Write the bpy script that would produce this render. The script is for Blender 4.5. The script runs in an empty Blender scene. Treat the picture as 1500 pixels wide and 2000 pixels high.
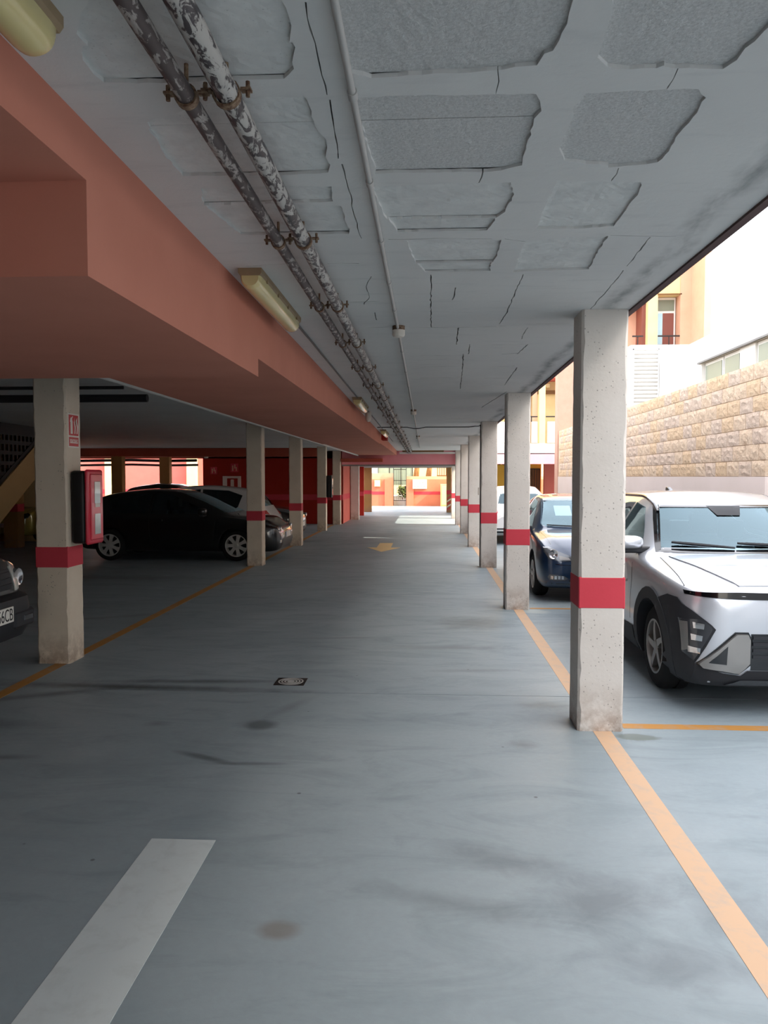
import bpy, bmesh, math, random
from mathutils import Vector, Matrix
from mathutils.bvhtree import BVHTree
from mathutils.geometry import delaunay_2d_cdt
PI = math.pi
R = math.radians
random.seed(7)
SC = bpy.context.scene
COL = SC.collection

# ---------------------------------------------------------------- camera
cam_d = bpy.data.cameras.new('camera')
cam_d.sensor_fit = 'VERTICAL'
cam_d.sensor_height = 36.0
cam_d.lens = 27.0                      # 1500 px for a 2000 px high frame
cam_d.clip_start = 0.02
cam_d.clip_end = 400
cam = bpy.data.objects.new('camera', cam_d)
COL.objects.link(cam)
cam.location = (0, 0, 1.7)
cam.rotation_euler = (PI / 2 - math.atan(69 / 1500), 0, math.atan(83 / 1500))
SC.camera = cam

# ---------------------------------------------------------------- sky, sun, exposure
world = bpy.data.worlds.new('world')
SC.world = world
world.use_nodes = True
wn = world.node_tree
wn.nodes.clear()
sky = wn.nodes.new('ShaderNodeTexSky')
sky.sky_type = 'NISHITA'
sky.sun_disc = False
sky.sun_elevation = R(40)
sky.sun_rotation = R(110)
sky.altitude = 50
sky.air_density = 1.0
sky.dust_density = 4.0
sky.ozone_density = 1.0
mixw = wn.nodes.new('ShaderNodeMix'); mixw.data_type = 'RGBA'
mixw.inputs[0].default_value = 0.45
mixw.inputs[7].default_value = (6.6, 6.2, 5.7, 1)
bg = wn.nodes.new('ShaderNodeBackground')
bg.inputs[1].default_value = 0.22
wo = wn.nodes.new('ShaderNodeOutputWorld')
wn.links.new(sky.outputs[0], mixw.inputs[6])
wn.links.new(mixw.outputs[2], bg.inputs[0])
wn.links.new(bg.outputs[0], wo.inputs[0])

sun_d = bpy.data.lights.new('sun', 'SUN')
sun_d.energy = 2.4
sun_d.angle = R(0.6)
sun_d.color = (1.0, 0.90, 0.74)
sun = bpy.data.objects.new('sun', sun_d)
COL.objects.link(sun)
SUNDIR = Vector((0.98 * math.cos(R(40)), -0.21 * math.cos(R(40)), math.sin(R(40)))).normalized()
sun.rotation_euler = SUNDIR.to_track_quat('Z', 'Y').to_euler()

SC.view_settings.view_transform = 'Standard'
SC.view_settings.look = 'None'
SC.view_settings.exposure = 2.1
SC.view_settings.gamma = 1.0
SC.view_settings.use_curve_mapping = False
SC.cycles.use_denoising = True
SC.cycles.max_bounces = 10
SC.cycles.diffuse_bounces = 6
SC.cycles.glossy_bounces = 5
SC.cycles.transparent_max_bounces = 12
SC.cycles.sample_clamp_indirect = 6.0
SC.cycles.caustics_reflective = False
SC.cycles.caustics_refractive = False

# ---------------------------------------------------------------- materials
def s2l(c):
    return tuple((x / 12.92 if x <= 0.04045 else ((x + 0.055) / 1.055) ** 2.4) for x in c)

def rgb(r, g, b):
    return s2l((r / 255, g / 255, b / 255)) + (1.0,)

class NT:
    """small node-tree writer"""
    def __init__(s, name):
        s.m = bpy.data.materials.new(name)
        s.m.use_nodes = True
        s.t = s.m.node_tree
        s.t.nodes.clear()
        s.out = s.t.nodes.new('ShaderNodeOutputMaterial')
    def n(s, typ, **kw):
        nd = s.t.nodes.new(typ)
        for k, v in kw.items():
            setattr(nd, k, v)
        return nd
    def put(s, sock, v):
        if isinstance(v, bpy.types.NodeSocket):
            s.t.links.new(v, sock)
        elif v is not None:
            sock.default_value = v
    def math(s, op, a, b=None, c=None, clamp=False):
        nd = s.n('ShaderNodeMath', operation=op, use_clamp=clamp)
        for i, v in enumerate((a, b, c)):
            s.put(nd.inputs[i], v)
        return nd.outputs[0]
    def vmath(s, op, a, b=None):
        nd = s.n('ShaderNodeVectorMath', operation=op)
        s.put(nd.inputs[0], a)
        if b is not None:
            s.put(nd.inputs[1], b)
        return nd.outputs[0] if op not in ('LENGTH', 'DISTANCE', 'DOT_PRODUCT') else nd.outputs['Value']
    def pos(s):
        return s.n('ShaderNodeNewGeometry').outputs['Position']
    def objco(s):
        return s.n('ShaderNodeTexCoord').outputs['Object']
    def noise(s, scale, detail=4.0, rough=0.55, vec=None, dist=0.0):
        nd = s.n('ShaderNodeTexNoise')
        nd.inputs['Scale'].default_value = scale
        nd.inputs['Detail'].default_value = detail
        nd.inputs['Roughness'].default_value = rough
        nd.inputs['Distortion'].default_value = dist
        if vec is not None:
            s.put(nd.inputs['Vector'], vec)
        return nd.outputs['Fac']
    def ramp(s, fac, lo, hi, a=0.0, b=1.0):
        nd = s.n('ShaderNodeMapRange', clamp=True)
        s.put(nd.inputs[0], fac)
        nd.inputs[1].default_value = lo
        nd.inputs[2].default_value = hi
        nd.inputs[3].default_value = a
        nd.inputs[4].default_value = b
        return nd.outputs[0]
    def mix(s, fac, a, b):
        nd = s.n('ShaderNodeMix', data_type='RGBA')
        s.put(nd.inputs[0], fac)
        s.put(nd.inputs[6], a)
        s.put(nd.inputs[7], b)
        return nd.outputs[2]
    def mapping(s, vec, scale=(1, 1, 1), rot=(0, 0, 0)):
        nd = s.n('ShaderNodeMapping')
        nd.inputs['Scale'].default_value = scale
        nd.inputs['Rotation'].default_value = rot
        s.put(nd.inputs[0], vec)
        return nd.outputs[0]
    def bsdf(s, col, rough=0.6, metal=0.0, bump=None, bump_s=0.3, bump_d=0.01, spec=0.5, coat=0.0, emit=None):
        p = s.n('ShaderNodeBsdfPrincipled')
        s.put(p.inputs['Base Color'], col)
        s.put(p.inputs['Roughness'], rough)
        s.put(p.inputs['Metallic'], metal)
        p.inputs['Specular IOR Level'].default_value = spec
        p.inputs['Coat Weight'].default_value = coat
        p.inputs['Coat Roughness'].default_value = 0.03
        if bump is not None:
            b = s.n('ShaderNodeBump')
            b.inputs['Strength'].default_value = bump_s
            b.inputs['Distance'].default_value = bump_d
            s.put(b.inputs['Height'], bump)
            s.t.links.new(b.outputs[0], p.inputs['Normal'])
        s.t.links.new(p.outputs[0], s.out.inputs[0])
        return s.m

M = {}

def simple(name, col, rough=0.5, metal=0.0, coat=0.0, var=0.06, vscale=3.0, spec=0.5):
    """a colour with a slight procedural mottling"""
    t = NT(name)
    nz = t.noise(vscale, 3.0, vec=t.objco())
    dark = tuple(c * (1 - var) for c in col[:3]) + (1,)
    lite = tuple(min(1, c * (1 + var)) for c in col[:3]) + (1,)
    M[name] = t.bsdf(t.mix(nz, dark, lite), rough, metal, coat=coat, spec=spec)
    return M[name]

def build_materials():
    # polished concrete floor with streaks, tyre smears and stains
    t = NT('floor_concrete')
    p = t.pos()
    n1 = t.noise(0.45, 5, 0.6, p, 0.6)
    n2 = t.noise(1.6, 6, 0.65, t.mapping(p, (0.7, 1.8, 1)), 1.4)
    n3 = t.noise(26, 4, 0.6, p)
    c = t.mix(t.ramp(n1, 0.3, 0.7), rgb(131, 145, 151), rgb(153, 165, 170))
    c = t.mix(t.ramp(n2, 0.50, 0.80, 0, 0.45), c, rgb(92, 108, 112))
    c = t.mix(t.ramp(n2, 0.40, 0.16, 0, 0.35), c, rgb(164, 174, 178))
    c = t.mix(t.ramp(n3, 0.25, 0.75, 0.0, 0.16), c, rgb(112, 116, 118))
    # dark pits
    vor = t.n('ShaderNodeTexVoronoi'); vor.inputs['Scale'].default_value = 2.3
    t.put(vor.inputs['Vector'], t.vmath('ADD', p, None) if False else p)
    c = t.mix(t.ramp(vor.outputs['Distance'], 0.030, 0.018, 0, 0.7), c, rgb(62, 64, 66))
    sep = t.n('ShaderNodeSeparateXYZ'); t.put(sep.inputs[0], p)
    X, Y = sep.outputs[0], sep.outputs[1]
    wob = t.math('SUBTRACT', t.noise(5.0, 5, 0.65, p, 0.5), 0.5)
    def blob(cx, cy, rx, ry, rot, col, amt, soft=0.5, w=0.9):
        nonlocal c
        cs, sn = math.cos(R(rot)), math.sin(R(rot))
        dx = t.math('SUBTRACT', X, cx); dy = t.math('SUBTRACT', Y, cy)
        u = t.math('DIVIDE', t.math('ADD', t.math('MULTIPLY', dx, cs), t.math('MULTIPLY', dy, sn)), rx)
        v = t.math('DIVIDE', t.math('SUBTRACT', t.math('MULTIPLY', dy, cs), t.math('MULTIPLY', dx, sn)), ry)
        d = t.math('SQRT', t.math('ADD', t.math('MULTIPLY', u, u), t.math('MULTIPLY', v, v)))
        d = t.math('ADD', d, t.math('MULTIPLY', wob, w))
        c = t.mix(t.ramp(d, 1.0, 1.0 - soft, 0, amt), c, col)
    dk = rgb(64, 69, 72)
    for b in STAINS:
        blob(*b)
    # long tyre smear along the joint
    rough = t.ramp(n2, 0.2, 0.8, 0.40, 0.62)
    M['floor'] = t.bsdf(c, rough, bump=t.noise(60, 3, 0.6, p), bump_s=0.10, bump_d=0.004, spec=0.45)

    # painted plaster ceiling
    t = NT('ceiling_plaster')
    p = t.pos()
    n1 = t.noise(0.7, 4, 0.6, p, 0.3)
    n2 = t.noise(4, 5, 0.65, t.mapping(p, (0.6, 2.6, 1)))
    c = t.mix(t.ramp(n1, 0.3, 0.7), rgb(200, 200, 198), rgb(212, 212, 209))
    c = t.mix(t.ramp(n2, 0.55, 0.8, 0, 0.28), c, rgb(150, 154, 157))
    # damp stain running along the open edge
    sep = t.n('ShaderNodeSeparateXYZ'); t.put(sep.inputs[0], p)
    e = t.math('ADD', sep.outputs[0], t.math('MULTIPLY', t.math('SUBTRACT', t.noise(1.7, 5, 0.6, p), 0.5), 0.25))
    band = t.math('MULTIPLY', t.ramp(e, 1.10, 1.19), t.ramp(e, 1.27, 1.20))
    c = t.mix(t.math('MULTIPLY', band, t.ramp(t.noise(3.0, 4, 0.6, t.mapping(p, (3, 1, 1))), 0.35, 0.6, 0.05, 0.6)), c, rgb(92, 98, 98))
    M['ceiling'] = t.bsdf(c, 0.85, bump=t.noise(30, 5, 0.6, p), bump_s=0.25, bump_d=0.006, spec=0.2)

    # raw rough block showing through the plaster
    t = NT('raw_block')
    p = t.pos()
    nb = t.noise(95, 6, 0.75, p)
    c = t.mix(t.ramp(nb, 0.3, 0.7), rgb(184, 184, 182), rgb(222, 222, 220))
    M['block'] = t.bsdf(c, 0.95, bump=t.noise(70, 6, 0.75, p), bump_s=0.65, bump_d=0.012, spec=0.1)
    # block that was painted over: same tone as the plaster with open pores
    t = NT('painted_block')
    p = t.pos()
    pores = t.ramp(t.noise(120, 4, 0.7, p), 0.62, 0.72)
    c = t.mix(t.ramp(t.noise(9, 5, 0.65, p), 0.35, 0.7), rgb(200, 201, 199), rgb(216, 217, 214))
    c = t.mix(t.math('MULTIPLY', pores, 0.55), c, rgb(120, 120, 118))
    M['block_painted'] = t.bsdf(c, 0.9, bump=pores, bump_s=-0.4 if False else 0.3, bump_d=0.004, spec=0.1)

    # painted concrete pillar with air-hole pits
    def pillar_paint(key, base, dirt, pits=(0.44, 0.52)):
        t = NT(key)
        p = t.pos()
        n1 = t.noise(3, 5, 0.6, p)
        vor = t.n('ShaderNodeTexVoronoi'); vor.inputs['Scale'].default_value = 34
        t.put(vor.inputs['Vector'], p)
        pit = t.ramp(vor.outputs['Distance'], 0.21, 0.10)
        pit = t.math('MULTIPLY', pit, t.ramp(t.noise(6, 3, 0.6, p), *pits))
        c = t.mix(t.ramp(n1, 0.35, 0.75, 0, 0.5), base, dirt)
        sp = t.n('ShaderNodeSeparateXYZ'); t.put(sp.inputs[0], p)
        low = t.math('MULTIPLY', t.ramp(sp.outputs[2], 0.35, 0.02, 0, 0.7), t.ramp(t.noise(9, 5, 0.7, p), 0.35, 0.6))
        c = t.mix(low, c, rgb(142, 118, 100))
        c = t.mix(t.math('MULTIPLY', pit, 0.6), c, rgb(110, 104, 98))
        h = t.math('SUBTRACT', t.noise(40, 4, 0.6, p), t.math('MULTIPLY', pit, 1.2))
        M[key] = t.bsdf(c, 0.75, bump=h, bump_s=0.22, bump_d=0.005, spec=0.25)
    pillar_paint('pillar_white', rgb(214, 208, 200), rgb(198, 190, 181))
    pillar_paint('pillar_cream', rgb(224, 210, 190), rgb(206, 190, 168), (0.56, 0.62))
    pillar_paint('pillar_tan', rgb(168, 128, 78), rgb(150, 112, 64))
    pillar_paint('pillar_pink', rgb(206, 162, 142), rgb(188, 144, 124))

    def wallpaint(key, base, var, rough=0.85, sc=1.5, bump=0.15):
        t = NT(key)
        p = t.pos()
        c = t.mix(t.ramp(t.noise(sc, 5, 0.6, p), 0.3, 0.7), base, var)
        M[key] = t.bsdf(c, rough, bump=t.noise(45, 4, 0.6, p), bump_s=bump, bump_d=0.004, spec=0.2)
    wallpaint('salmon', rgb(200, 132, 112), rgb(191, 124, 104))
    wallpaint('salmon_dark', rgb(190, 98, 80), rgb(180, 90, 72))
    wallpaint('red_wall', rgb(170, 48, 36), rgb(158, 42, 30))
    wallpaint('pink_wall', rgb(206, 112, 100), rgb(196, 102, 92))
    wallpaint('pink_beam', rgb(250, 170, 178), rgb(244, 160, 168))
    wallpaint('orange_wall', rgb(212, 132, 104), rgb(204, 122, 94))
    wallpaint('red_band', rgb(206, 72, 84), rgb(196, 64, 76), 0.7)
    wallpaint('white_wall', rgb(232, 230, 226), rgb(224, 222, 218))
    wallpaint('cream_wall', rgb(236, 212, 160), rgb(226, 200, 146))
    wallpaint('yellow_wall', rgb(238, 190, 84), rgb(228, 178, 72))
    wallpaint('beige_plaster', rgb(222, 206, 198), rgb(212, 196, 186), 0.9, 0.8)
    wallpaint('peach_wall', rgb(226, 178, 150), rgb(216, 168, 140))
    wallpaint('slab_concrete', rgb(150, 148, 145), rgb(128, 126, 124))
    wallpaint('dark_gap', rgb(30, 28, 28), rgb(22, 20, 20))
    wallpaint('fascia', rgb(104, 84, 82), rgb(84, 68, 68))
    wallpaint('asphalt', rgb(120, 120, 118), rgb(100, 100, 98))

    # split-face stone
    for i, (a, b) in enumerate(((rgb(240, 212, 178), rgb(212, 178, 144)), (rgb(240, 216, 190), rgb(216, 186, 156)), (rgb(234, 212, 192), rgb(206, 180, 158)))):
        t = NT('split_stone_%d' % i)
        p = t.pos()
        nz = t.noise(16, 6, 0.75, p, 0.4)
        c = t.mix(t.ramp(nz, 0.3, 0.68), b, a)
        c = t.mix(t.ramp(t.noise(5, 4, 0.7, p), 0.60, 0.78, 0, 0.5), c, rgb(164, 128, 98))
        M['stone%d' % i] = t.bsdf(c, 0.95, bump=t.noise(34, 6, 0.75, p), bump_s=0.9, bump_d=0.03, spec=0.1)
    simple('mortar', rgb(222, 200, 172), 0.95, var=0.05, vscale=20, spec=0.1)

    # worn orange-yellow floor paint and white paint
    for key, c0, wear in (('line_paint', rgb(202, 168, 136), 0.5), ('line_paint_dark', rgb(176, 126, 62), 0.45), ('white_paint', rgb(196, 205, 206), 0.30), ('arrow_paint', rgb(226, 196, 140), 0.35)):
        t = NT(key)
        p = t.pos()
        w = t.ramp(t.noise(7, 6, 0.7, p, 0.5), 0.50, 0.75, 0, wear)
        c = t.mix(w, c0, rgb(150, 156, 156))
        M[key] = t.bsdf(c, 0.6, spec=0.4)

    # peeling pipe: pale paint over black steel
    t = NT('peeling_pipe')
    p = t.mapping(t.pos(), (1.0, 0.35, 1.0))
    nz = t.noise(38, 6, 0.68, p, 0.8)
    f = t.ramp(nz, 0.47, 0.52)
    c = t.mix(f, rgb(58, 52, 54), rgb(176, 172, 166))
    M['peeling'] = t.bsdf(c, t.ramp(nz, 0.45, 0.55, 0.45, 0.8), bump=f, bump_s=0.3, bump_d=0.003)
    t = NT('peeling_pipe_dark')
    p = t.mapping(t.pos(), (1.0, 0.35, 1.0))
    nz = t.noise(38, 6, 0.68, p, 0.8)
    f = t.ramp(nz, 0.52, 0.57)
    c = t.mix(f, rgb(76, 66, 64), rgb(160, 152, 146))
    M['peeling_dark'] = t.bsdf(c, 0.6, bump=f, bump_s=0.3, bump_d=0.003)
    # rust
    t = NT('rusty_steel')
    nz = t.noise(60, 5, 0.7, t.pos())
    M['rust'] = t.bsdf(t.mix(t.ramp(nz, 0.35, 0.65), rgb(84, 50, 32), rgb(150, 128, 104)), 0.75, 0.2)

    simple('conduit', rgb(176, 174, 170), 0.5)
    simple('conduit_dark', rgb(88, 84, 82), 0.55)
    simple('cable_black', rgb(40, 36, 38), 0.6)
    simple('lamp_body', rgb(150, 128, 98), 0.6, var=0.2, vscale=12)
    simple('lamp_diffuser', rgb(216, 200, 142), 0.25, var=0.08, vscale=5, coat=0.4)
    simple('sensor_white', rgb(214, 206, 194), 0.5)
    simple('sign_red', rgb(196, 44, 52), 0.4)
    simple('sign_white', rgb(232, 226, 216), 0.5)
    simple('cabinet_black', rgb(20, 18, 19), 0.5)
    simple('cabinet_red', rgb(214, 34, 62), 0.35, coat=0.3)
    simple('cabinet_glass', rgb(188, 192, 186), 0.15, coat=0.6, var=0.2, vscale=14)
    simple('iron_dark', rgb(48, 42, 40), 0.5, 0.3)
    simple('railing_black', rgb(26, 20, 20), 0.6)
    simple('stair_cream', rgb(190, 156, 108), 0.85)
    simple('frame_white', rgb(226, 224, 220), 0.4)
    simple('shutter_brown', rgb(126, 70, 58), 0.6)
    simple('shutter_blue', rgb(176, 214, 228), 0.5)
    simple('louver_white', rgb(236, 236, 234), 0.5)
    simple('balcony_panel', rgb(240, 240, 240), 0.4)
    simple('window_glass', rgb(120, 128, 110), 0.3, coat=0.0, var=0.15, vscale=1.0)
    simple('trunk_brown', rgb(150, 108, 64), 0.9, var=0.3, vscale=9)
    simple('leaf_green', rgb(92, 110, 52), 0.8, var=0.3, vscale=9)
    simple('pale_green', rgb(164, 184, 166), 0.5, var=0.2)
    simple('locker_beige', rgb(232, 196, 138), 0.6)
    simple('wood_dark', rgb(120, 86, 50), 0.8)
    # cars
    simple('tyre', rgb(30, 30, 31), 0.85, spec=0.3)
    simple('rim_silver', rgb(206, 206, 202), 0.35, 0.25)
    simple('rim_dark', rgb(22, 22, 24), 0.6)
    simple('plastic_black', rgb(40, 42, 46), 0.6, spec=0.35)
    simple('plastic_gloss', rgb(12, 13, 16), 0.12, coat=0.5)
    simple('chrome', rgb(205, 206, 208), 0.12, 1.0)
    simple('satin_silver', rgb(150, 148, 145), 0.38, 0.7)
    simple('lamp_dark', rgb(52, 54, 58), 0.2, coat=0.6)
    simple('lamp_grey', rgb(92, 96, 100), 0.2, 0.3, coat=0.6)
    simple('lamp_reflector', rgb(222, 222, 224), 0.08, 0.95)
    simple('lamp_amber', rgb(210, 120, 60), 0.2, coat=0.5)
    simple('tail_red', rgb(190, 24, 30), 0.15, coat=0.7)
    simple('seat_cloth', rgb(84, 90, 96), 0.9)
    simple('cabin_dark', rgb(46, 48, 52), 0.9)
    simple('plate_white', rgb(228, 226, 218), 0.45)
    simple('plate_blue', rgb(30, 60, 150), 0.45)
    simple('ink_black', rgb(18, 18, 20), 0.6)
    simple('paper', rgb(240, 240, 238), 0.8)
    def carpaint(key, col, metal=0.4, rough=0.3, coat=1.0):
        t = NT(key)
        fl = t.noise(700, 2, 0.5, t.objco())
        c = t.mix(t.ramp(fl, 0.3, 0.7, 0, 0.15), col, tuple(min(1, x * 1.5) for x in col[:3]) + (1,))
        M[key] = t.bsdf(c, rough, metal, coat=coat)
    carpaint('paint_silver', rgb(196, 200, 206), 0.55, 0.32)
    carpaint('paint_navy', rgb(16, 42, 70), 0.25, 0.3)
    carpaint('paint_black', rgb(9, 9, 11), 0.1, 0.3)
    carpaint('paint_white', rgb(224, 224, 222), 0.0, 0.4)
    carpaint('paint_dark', rgb(26, 25, 28), 0.2, 0.3)
    carpaint('paint_suv', rgb(34, 39, 41), 0.0, 0.5, 0.25)
    carpaint('paint_yellow', rgb(176, 160, 70), 0.2, 0.4)
    # tinted glass: clear with fresnel reflections
    for key, tint in (('glass', (0.66, 0.80, 0.82, 1)), ('glass_dark', (0.10, 0.11, 0.12, 1))):
        t = NT(key)
        fr = t.n('ShaderNodeFresnel'); fr.inputs[0].default_value = 1.52
        tr = t.n('ShaderNodeBsdfTransparent'); tr.inputs[0].default_value = tint
        gl = t.n('ShaderNodeBsdfGlossy'); gl.inputs[0].default_value = (0.66, 0.90, 1.0, 1); gl.inputs[1].default_value = 0.02
        ms = t.n('ShaderNodeMixShader')
        t.put(ms.inputs[0], t.math('MULTIPLY', fr.outputs[0], 2.0, clamp=True))
        t.put(ms.inputs[1], tr.outputs[0]); t.put(ms.inputs[2], gl.outputs[0])
        t.put(t.out.inputs[0], ms.outputs[0])
        M[key] = t.m

_dk = rgb(54, 60, 63)
STAINS = [
    # cx, cy, rx, ry, rot, colour, amount, softness, wobble
    (-2.4, 6.02, 1.7, 0.11, -2, _dk, 0.8, 0.9, 1.0),
    (-1.9, 6.22, 1.1, 0.08, 3, _dk, 0.65, 0.9, 1.0),
    (-3.0, 5.75, 0.9, 0.10, 25, _dk, 0.5, 0.9, 1.0),
    (-3.2, 5.05, 0.7, 0.16, 0, _dk, 0.55, 0.9, 0.9),
    (-1.13, 5.14, 0.135, 0.125, 0, _dk, 0.6, 0.5, 0.4),
    (-1.0, 5.55, 0.08, 0.42, -25, _dk, 0.3, 0.9, 0.9),
    (-1.35, 4.52, 0.28, 0.05, -25, _dk, 0.6, 0.7, 0.6),
    (-1.05, 4.43, 0.30, 0.035, 2, _dk, 0.5, 0.7, 0.6),
    (-2.55, 4.45, 0.22, 0.06, 5, _dk, 0.45, 0.9, 0.7),
    (-1.85, 5.12, 0.12, 0.07, 0, _dk, 0.4, 0.9, 0.7),
    (-0.55, 2.78, 0.10, 0.075, 0, rgb(112, 100, 90), 0.55, 0.5, 0.5),
    (0.72, 3.05, 0.42, 0.22, 20, rgb(92, 100, 106), 0.62, 0.9, 1.6),
    (0.35, 3.35, 0.50, 0.14, -20, rgb(96, 104, 110), 0.55, 0.9, 1.5),
    (0.85, 2.65, 0.32, 0.18, 0, rgb(92, 100, 106), 0.5, 0.9, 1.8),
    (1.20, 2.95, 0.22, 0.30, 0, rgb(92, 100, 106), 0.45, 0.9, 1.8),
    (0.10, 3.0, 0.55, 0.10, -18, rgb(100, 108, 112), 0.5, 0.9, 1.2),
    (1.38, 5.03, 0.16, 0.07, -8, rgb(96, 104, 96), 0.75, 0.3, 1.0),
    (1.37, 9.72, 0.22, 0.16, -8, rgb(176, 182, 176), 0.6, 0.4, 1.0),
    (0.62, 4.85, 0.12, 0.10, 0, rgb(100, 106, 106), 0.5, 0.8, 1.0),
    (0.9, 5.7, 0.25, 0.12, 0, rgb(104, 112, 104), 0.5, 0.9, 1.2),
    (0.55, 8.9, 0.55, 0.5, 10, rgb(98, 106, 106), 0.6, 0.8, 1.2),
    (0.2, 7.6, 0.9, 0.14, 3, rgb(106, 114, 114), 0.5, 0.9, 1.2),
    (0.4, 6.7, 0.5, 0.07, 5, rgb(98, 106, 106), 0.5, 0.9, 1.2),
    (-0.9, 8.0, 0.5, 0.06, 5, rgb(94, 100, 100), 0.5, 0.9, 1.2),
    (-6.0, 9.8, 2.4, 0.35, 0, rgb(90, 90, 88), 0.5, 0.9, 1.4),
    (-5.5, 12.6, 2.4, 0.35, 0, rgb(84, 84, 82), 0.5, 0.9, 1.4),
    (-3.9, 9.0, 1.6, 0.10, 25, rgb(90, 90, 88), 0.4, 0.9, 1.4),
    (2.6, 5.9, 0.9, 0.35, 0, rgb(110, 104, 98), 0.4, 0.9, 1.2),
    (2.6, 3.9, 1.0, 0.5, 0, rgb(172, 178, 178), 0.35, 0.9, 1.6),
]
build_materials()

# ---------------------------------------------------------------- object helpers
ZC = 2.79
def sagz(y):
    """the slab drops a little towards the far end"""
    return -0.0082 * max(0.0, min(y, 34) - 6.0)
def zc(y):
    return ZC + sagz(y)

def mesh_from(bm, name, smooth=None):
    me = bpy.data.meshes.new(name)
    bm.normal_update()
    bm.to_mesh(me)
    bm.free()
    if smooth is not None:
        for pl in me.polygons:
            pl.use_smooth = True
        me.set_sharp_from_angle(angle=R(smooth))
    return me

def link(name, me, mat=None, parent=None, **props):
    o = bpy.data.objects.new(name, me)
    COL.objects.link(o)
    if mat is not None:
        ms = mat if isinstance(mat, (list, tuple)) else [mat]
        if me is not None and len(me.materials) == 0:
            for m in ms:
                me.materials.append(m)
    if parent is not None:
        o.parent = parent
    for k, v in props.items():
        o[k] = v
    return o

def wloc(o):
    v = Vector((0, 0, 0))
    while o is not None:
        v += o.location
        o = o.parent
    return v

def obj(name, bm, mat, parent=None, smooth=None, sag=False, local=False, **props):
    """bm holds world coordinates unless local; it becomes one mesh object under parent"""
    if sag:
        for v in bm.verts:
            v.co.z += sagz(v.co.y)
    if parent is not None and not local:
        bmesh.ops.translate(bm, vec=-wloc(parent), verts=bm.verts)
    return link(name, mesh_from(bm, name, smooth), mat, parent, **props)

def thing(name, label, cat, loc=(0, 0, 0), group=None, rotz=0.0):
    o = bpy.data.objects.new(name, None)
    o.empty_display_size = 0.1
    COL.objects.link(o)
    o.location = loc
    o.rotation_euler = (0, 0, rotz)
    o['label'] = label
    o['category'] = cat
    o['kind'] = 'thing'
    if group:
        o['group'] = group
    return o

def tag(o, label, cat, group=None):
    o['label'] = label
    o['category'] = cat
    o['kind'] = 'thing'
    if group:
        o['group'] = group
    return o

def struct(name, bm, mat, parent=None, sag=False, smooth=None, **p):
    o = obj(name, bm, mat, parent, smooth, sag)
    o['kind'] = 'structure'
    return o

def B(*boxes, bev=0.0, seg=1):
    """boxes given as x0,x1,y0,y1,z0,z1"""
    bm = bmesh.new()
    for (x0, x1, y0, y1, z0, z1) in boxes:
        add_box(bm, x0, x1, y0, y1, z0, z1)
    if bev:
        bmesh.ops.bevel(bm, geom=list(bm.edges), offset=bev, segments=seg, affect='EDGES', profile=0.5)
    return bm

def add_box(bm, x0, x1, y0, y1, z0, z1):
    vs = [bm.verts.new(c) for c in ((x0, y0, z0), (x1, y0, z0), (x1, y1, z0), (x0, y1, z0), (x0, y0, z1), (x1, y0, z1), (x1, y1, z1), (x0, y1, z1))]
    for f in ((3, 2, 1, 0), (4, 5, 6, 7), (0, 1, 5, 4), (1, 2, 6, 5), (2, 3, 7, 6), (3, 0, 4, 7)):
        bm.faces.new([vs[i] for i in f])
    return vs

def add_tube(bm, pts, r, n=10, cap=True):
    """a tube along a polyline"""
    pts = [Vector(p) for p in pts]
    rings = []
    for i, p in enumerate(pts):
        d = (pts[min(i + 1, len(pts) - 1)] - pts[max(i - 1, 0)]).normalized()
        up = Vector((0, 0, 1)) if abs(d.z) < 0.9 else Vector((1, 0, 0))
        a = d.cross(up).normalized(); b = d.cross(a).normalized()
        rr = r[i] if isinstance(r, (list, tuple)) else r
        rings.append([bm.verts.new(p + a * rr * math.cos(2 * PI * k / n) + b * rr * math.sin(2 * PI * k / n)) for k in range(n)])
    for r0, r1 in zip(rings, rings[1:]):
        for k in range(n):
            bm.faces.new((r0[k], r0[(k + 1) % n], r1[(k + 1) % n], r1[k]))
    if cap:
        bm.faces.new(list(reversed(rings[0]))); bm.faces.new(rings[-1])
    bmesh.ops.recalc_face_normals(bm, faces=bm.faces)

def T(pts, r, n=10):
    bm = bmesh.new()
    add_tube(bm, pts, r, n)
    return bm

def add_lathe(bm, prof, axis='X', n=32, origin=(0, 0, 0), close=False):
    """profile of (along axis, radius) turned round the axis"""
    o = Vector(origin)
    rings = []
    for (a, r) in prof:
        ring = []
        for k in range(n):
            c, s = math.cos(2 * PI * k / n) * r, math.sin(2 * PI * k / n) * r
            v = {'X': (a, c, s), 'Y': (c, a, s), 'Z': (c, s, a)}[axis]
            ring.append(bm.verts.new(o + Vector(v)))
        rings.append(ring)
    prs = list(zip(rings, rings[1:])) + ([(rings[-1], rings[0])] if close else [])
    for r0, r1 in prs:
        for k in range(n):
            bm.faces.new((r0[k], r0[(k + 1) % n], r1[(k + 1) % n], r1[k]))
    if not close:
        if prof[0][1] > 1e-4: bm.faces.new(rings[0])
        if prof[-1][1] > 1e-4: bm.faces.new(rings[-1])
    bmesh.ops.remove_doubles(bm, verts=bm.verts, dist=1e-6)
    bmesh.ops.recalc_face_normals(bm, faces=bm.faces)

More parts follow.
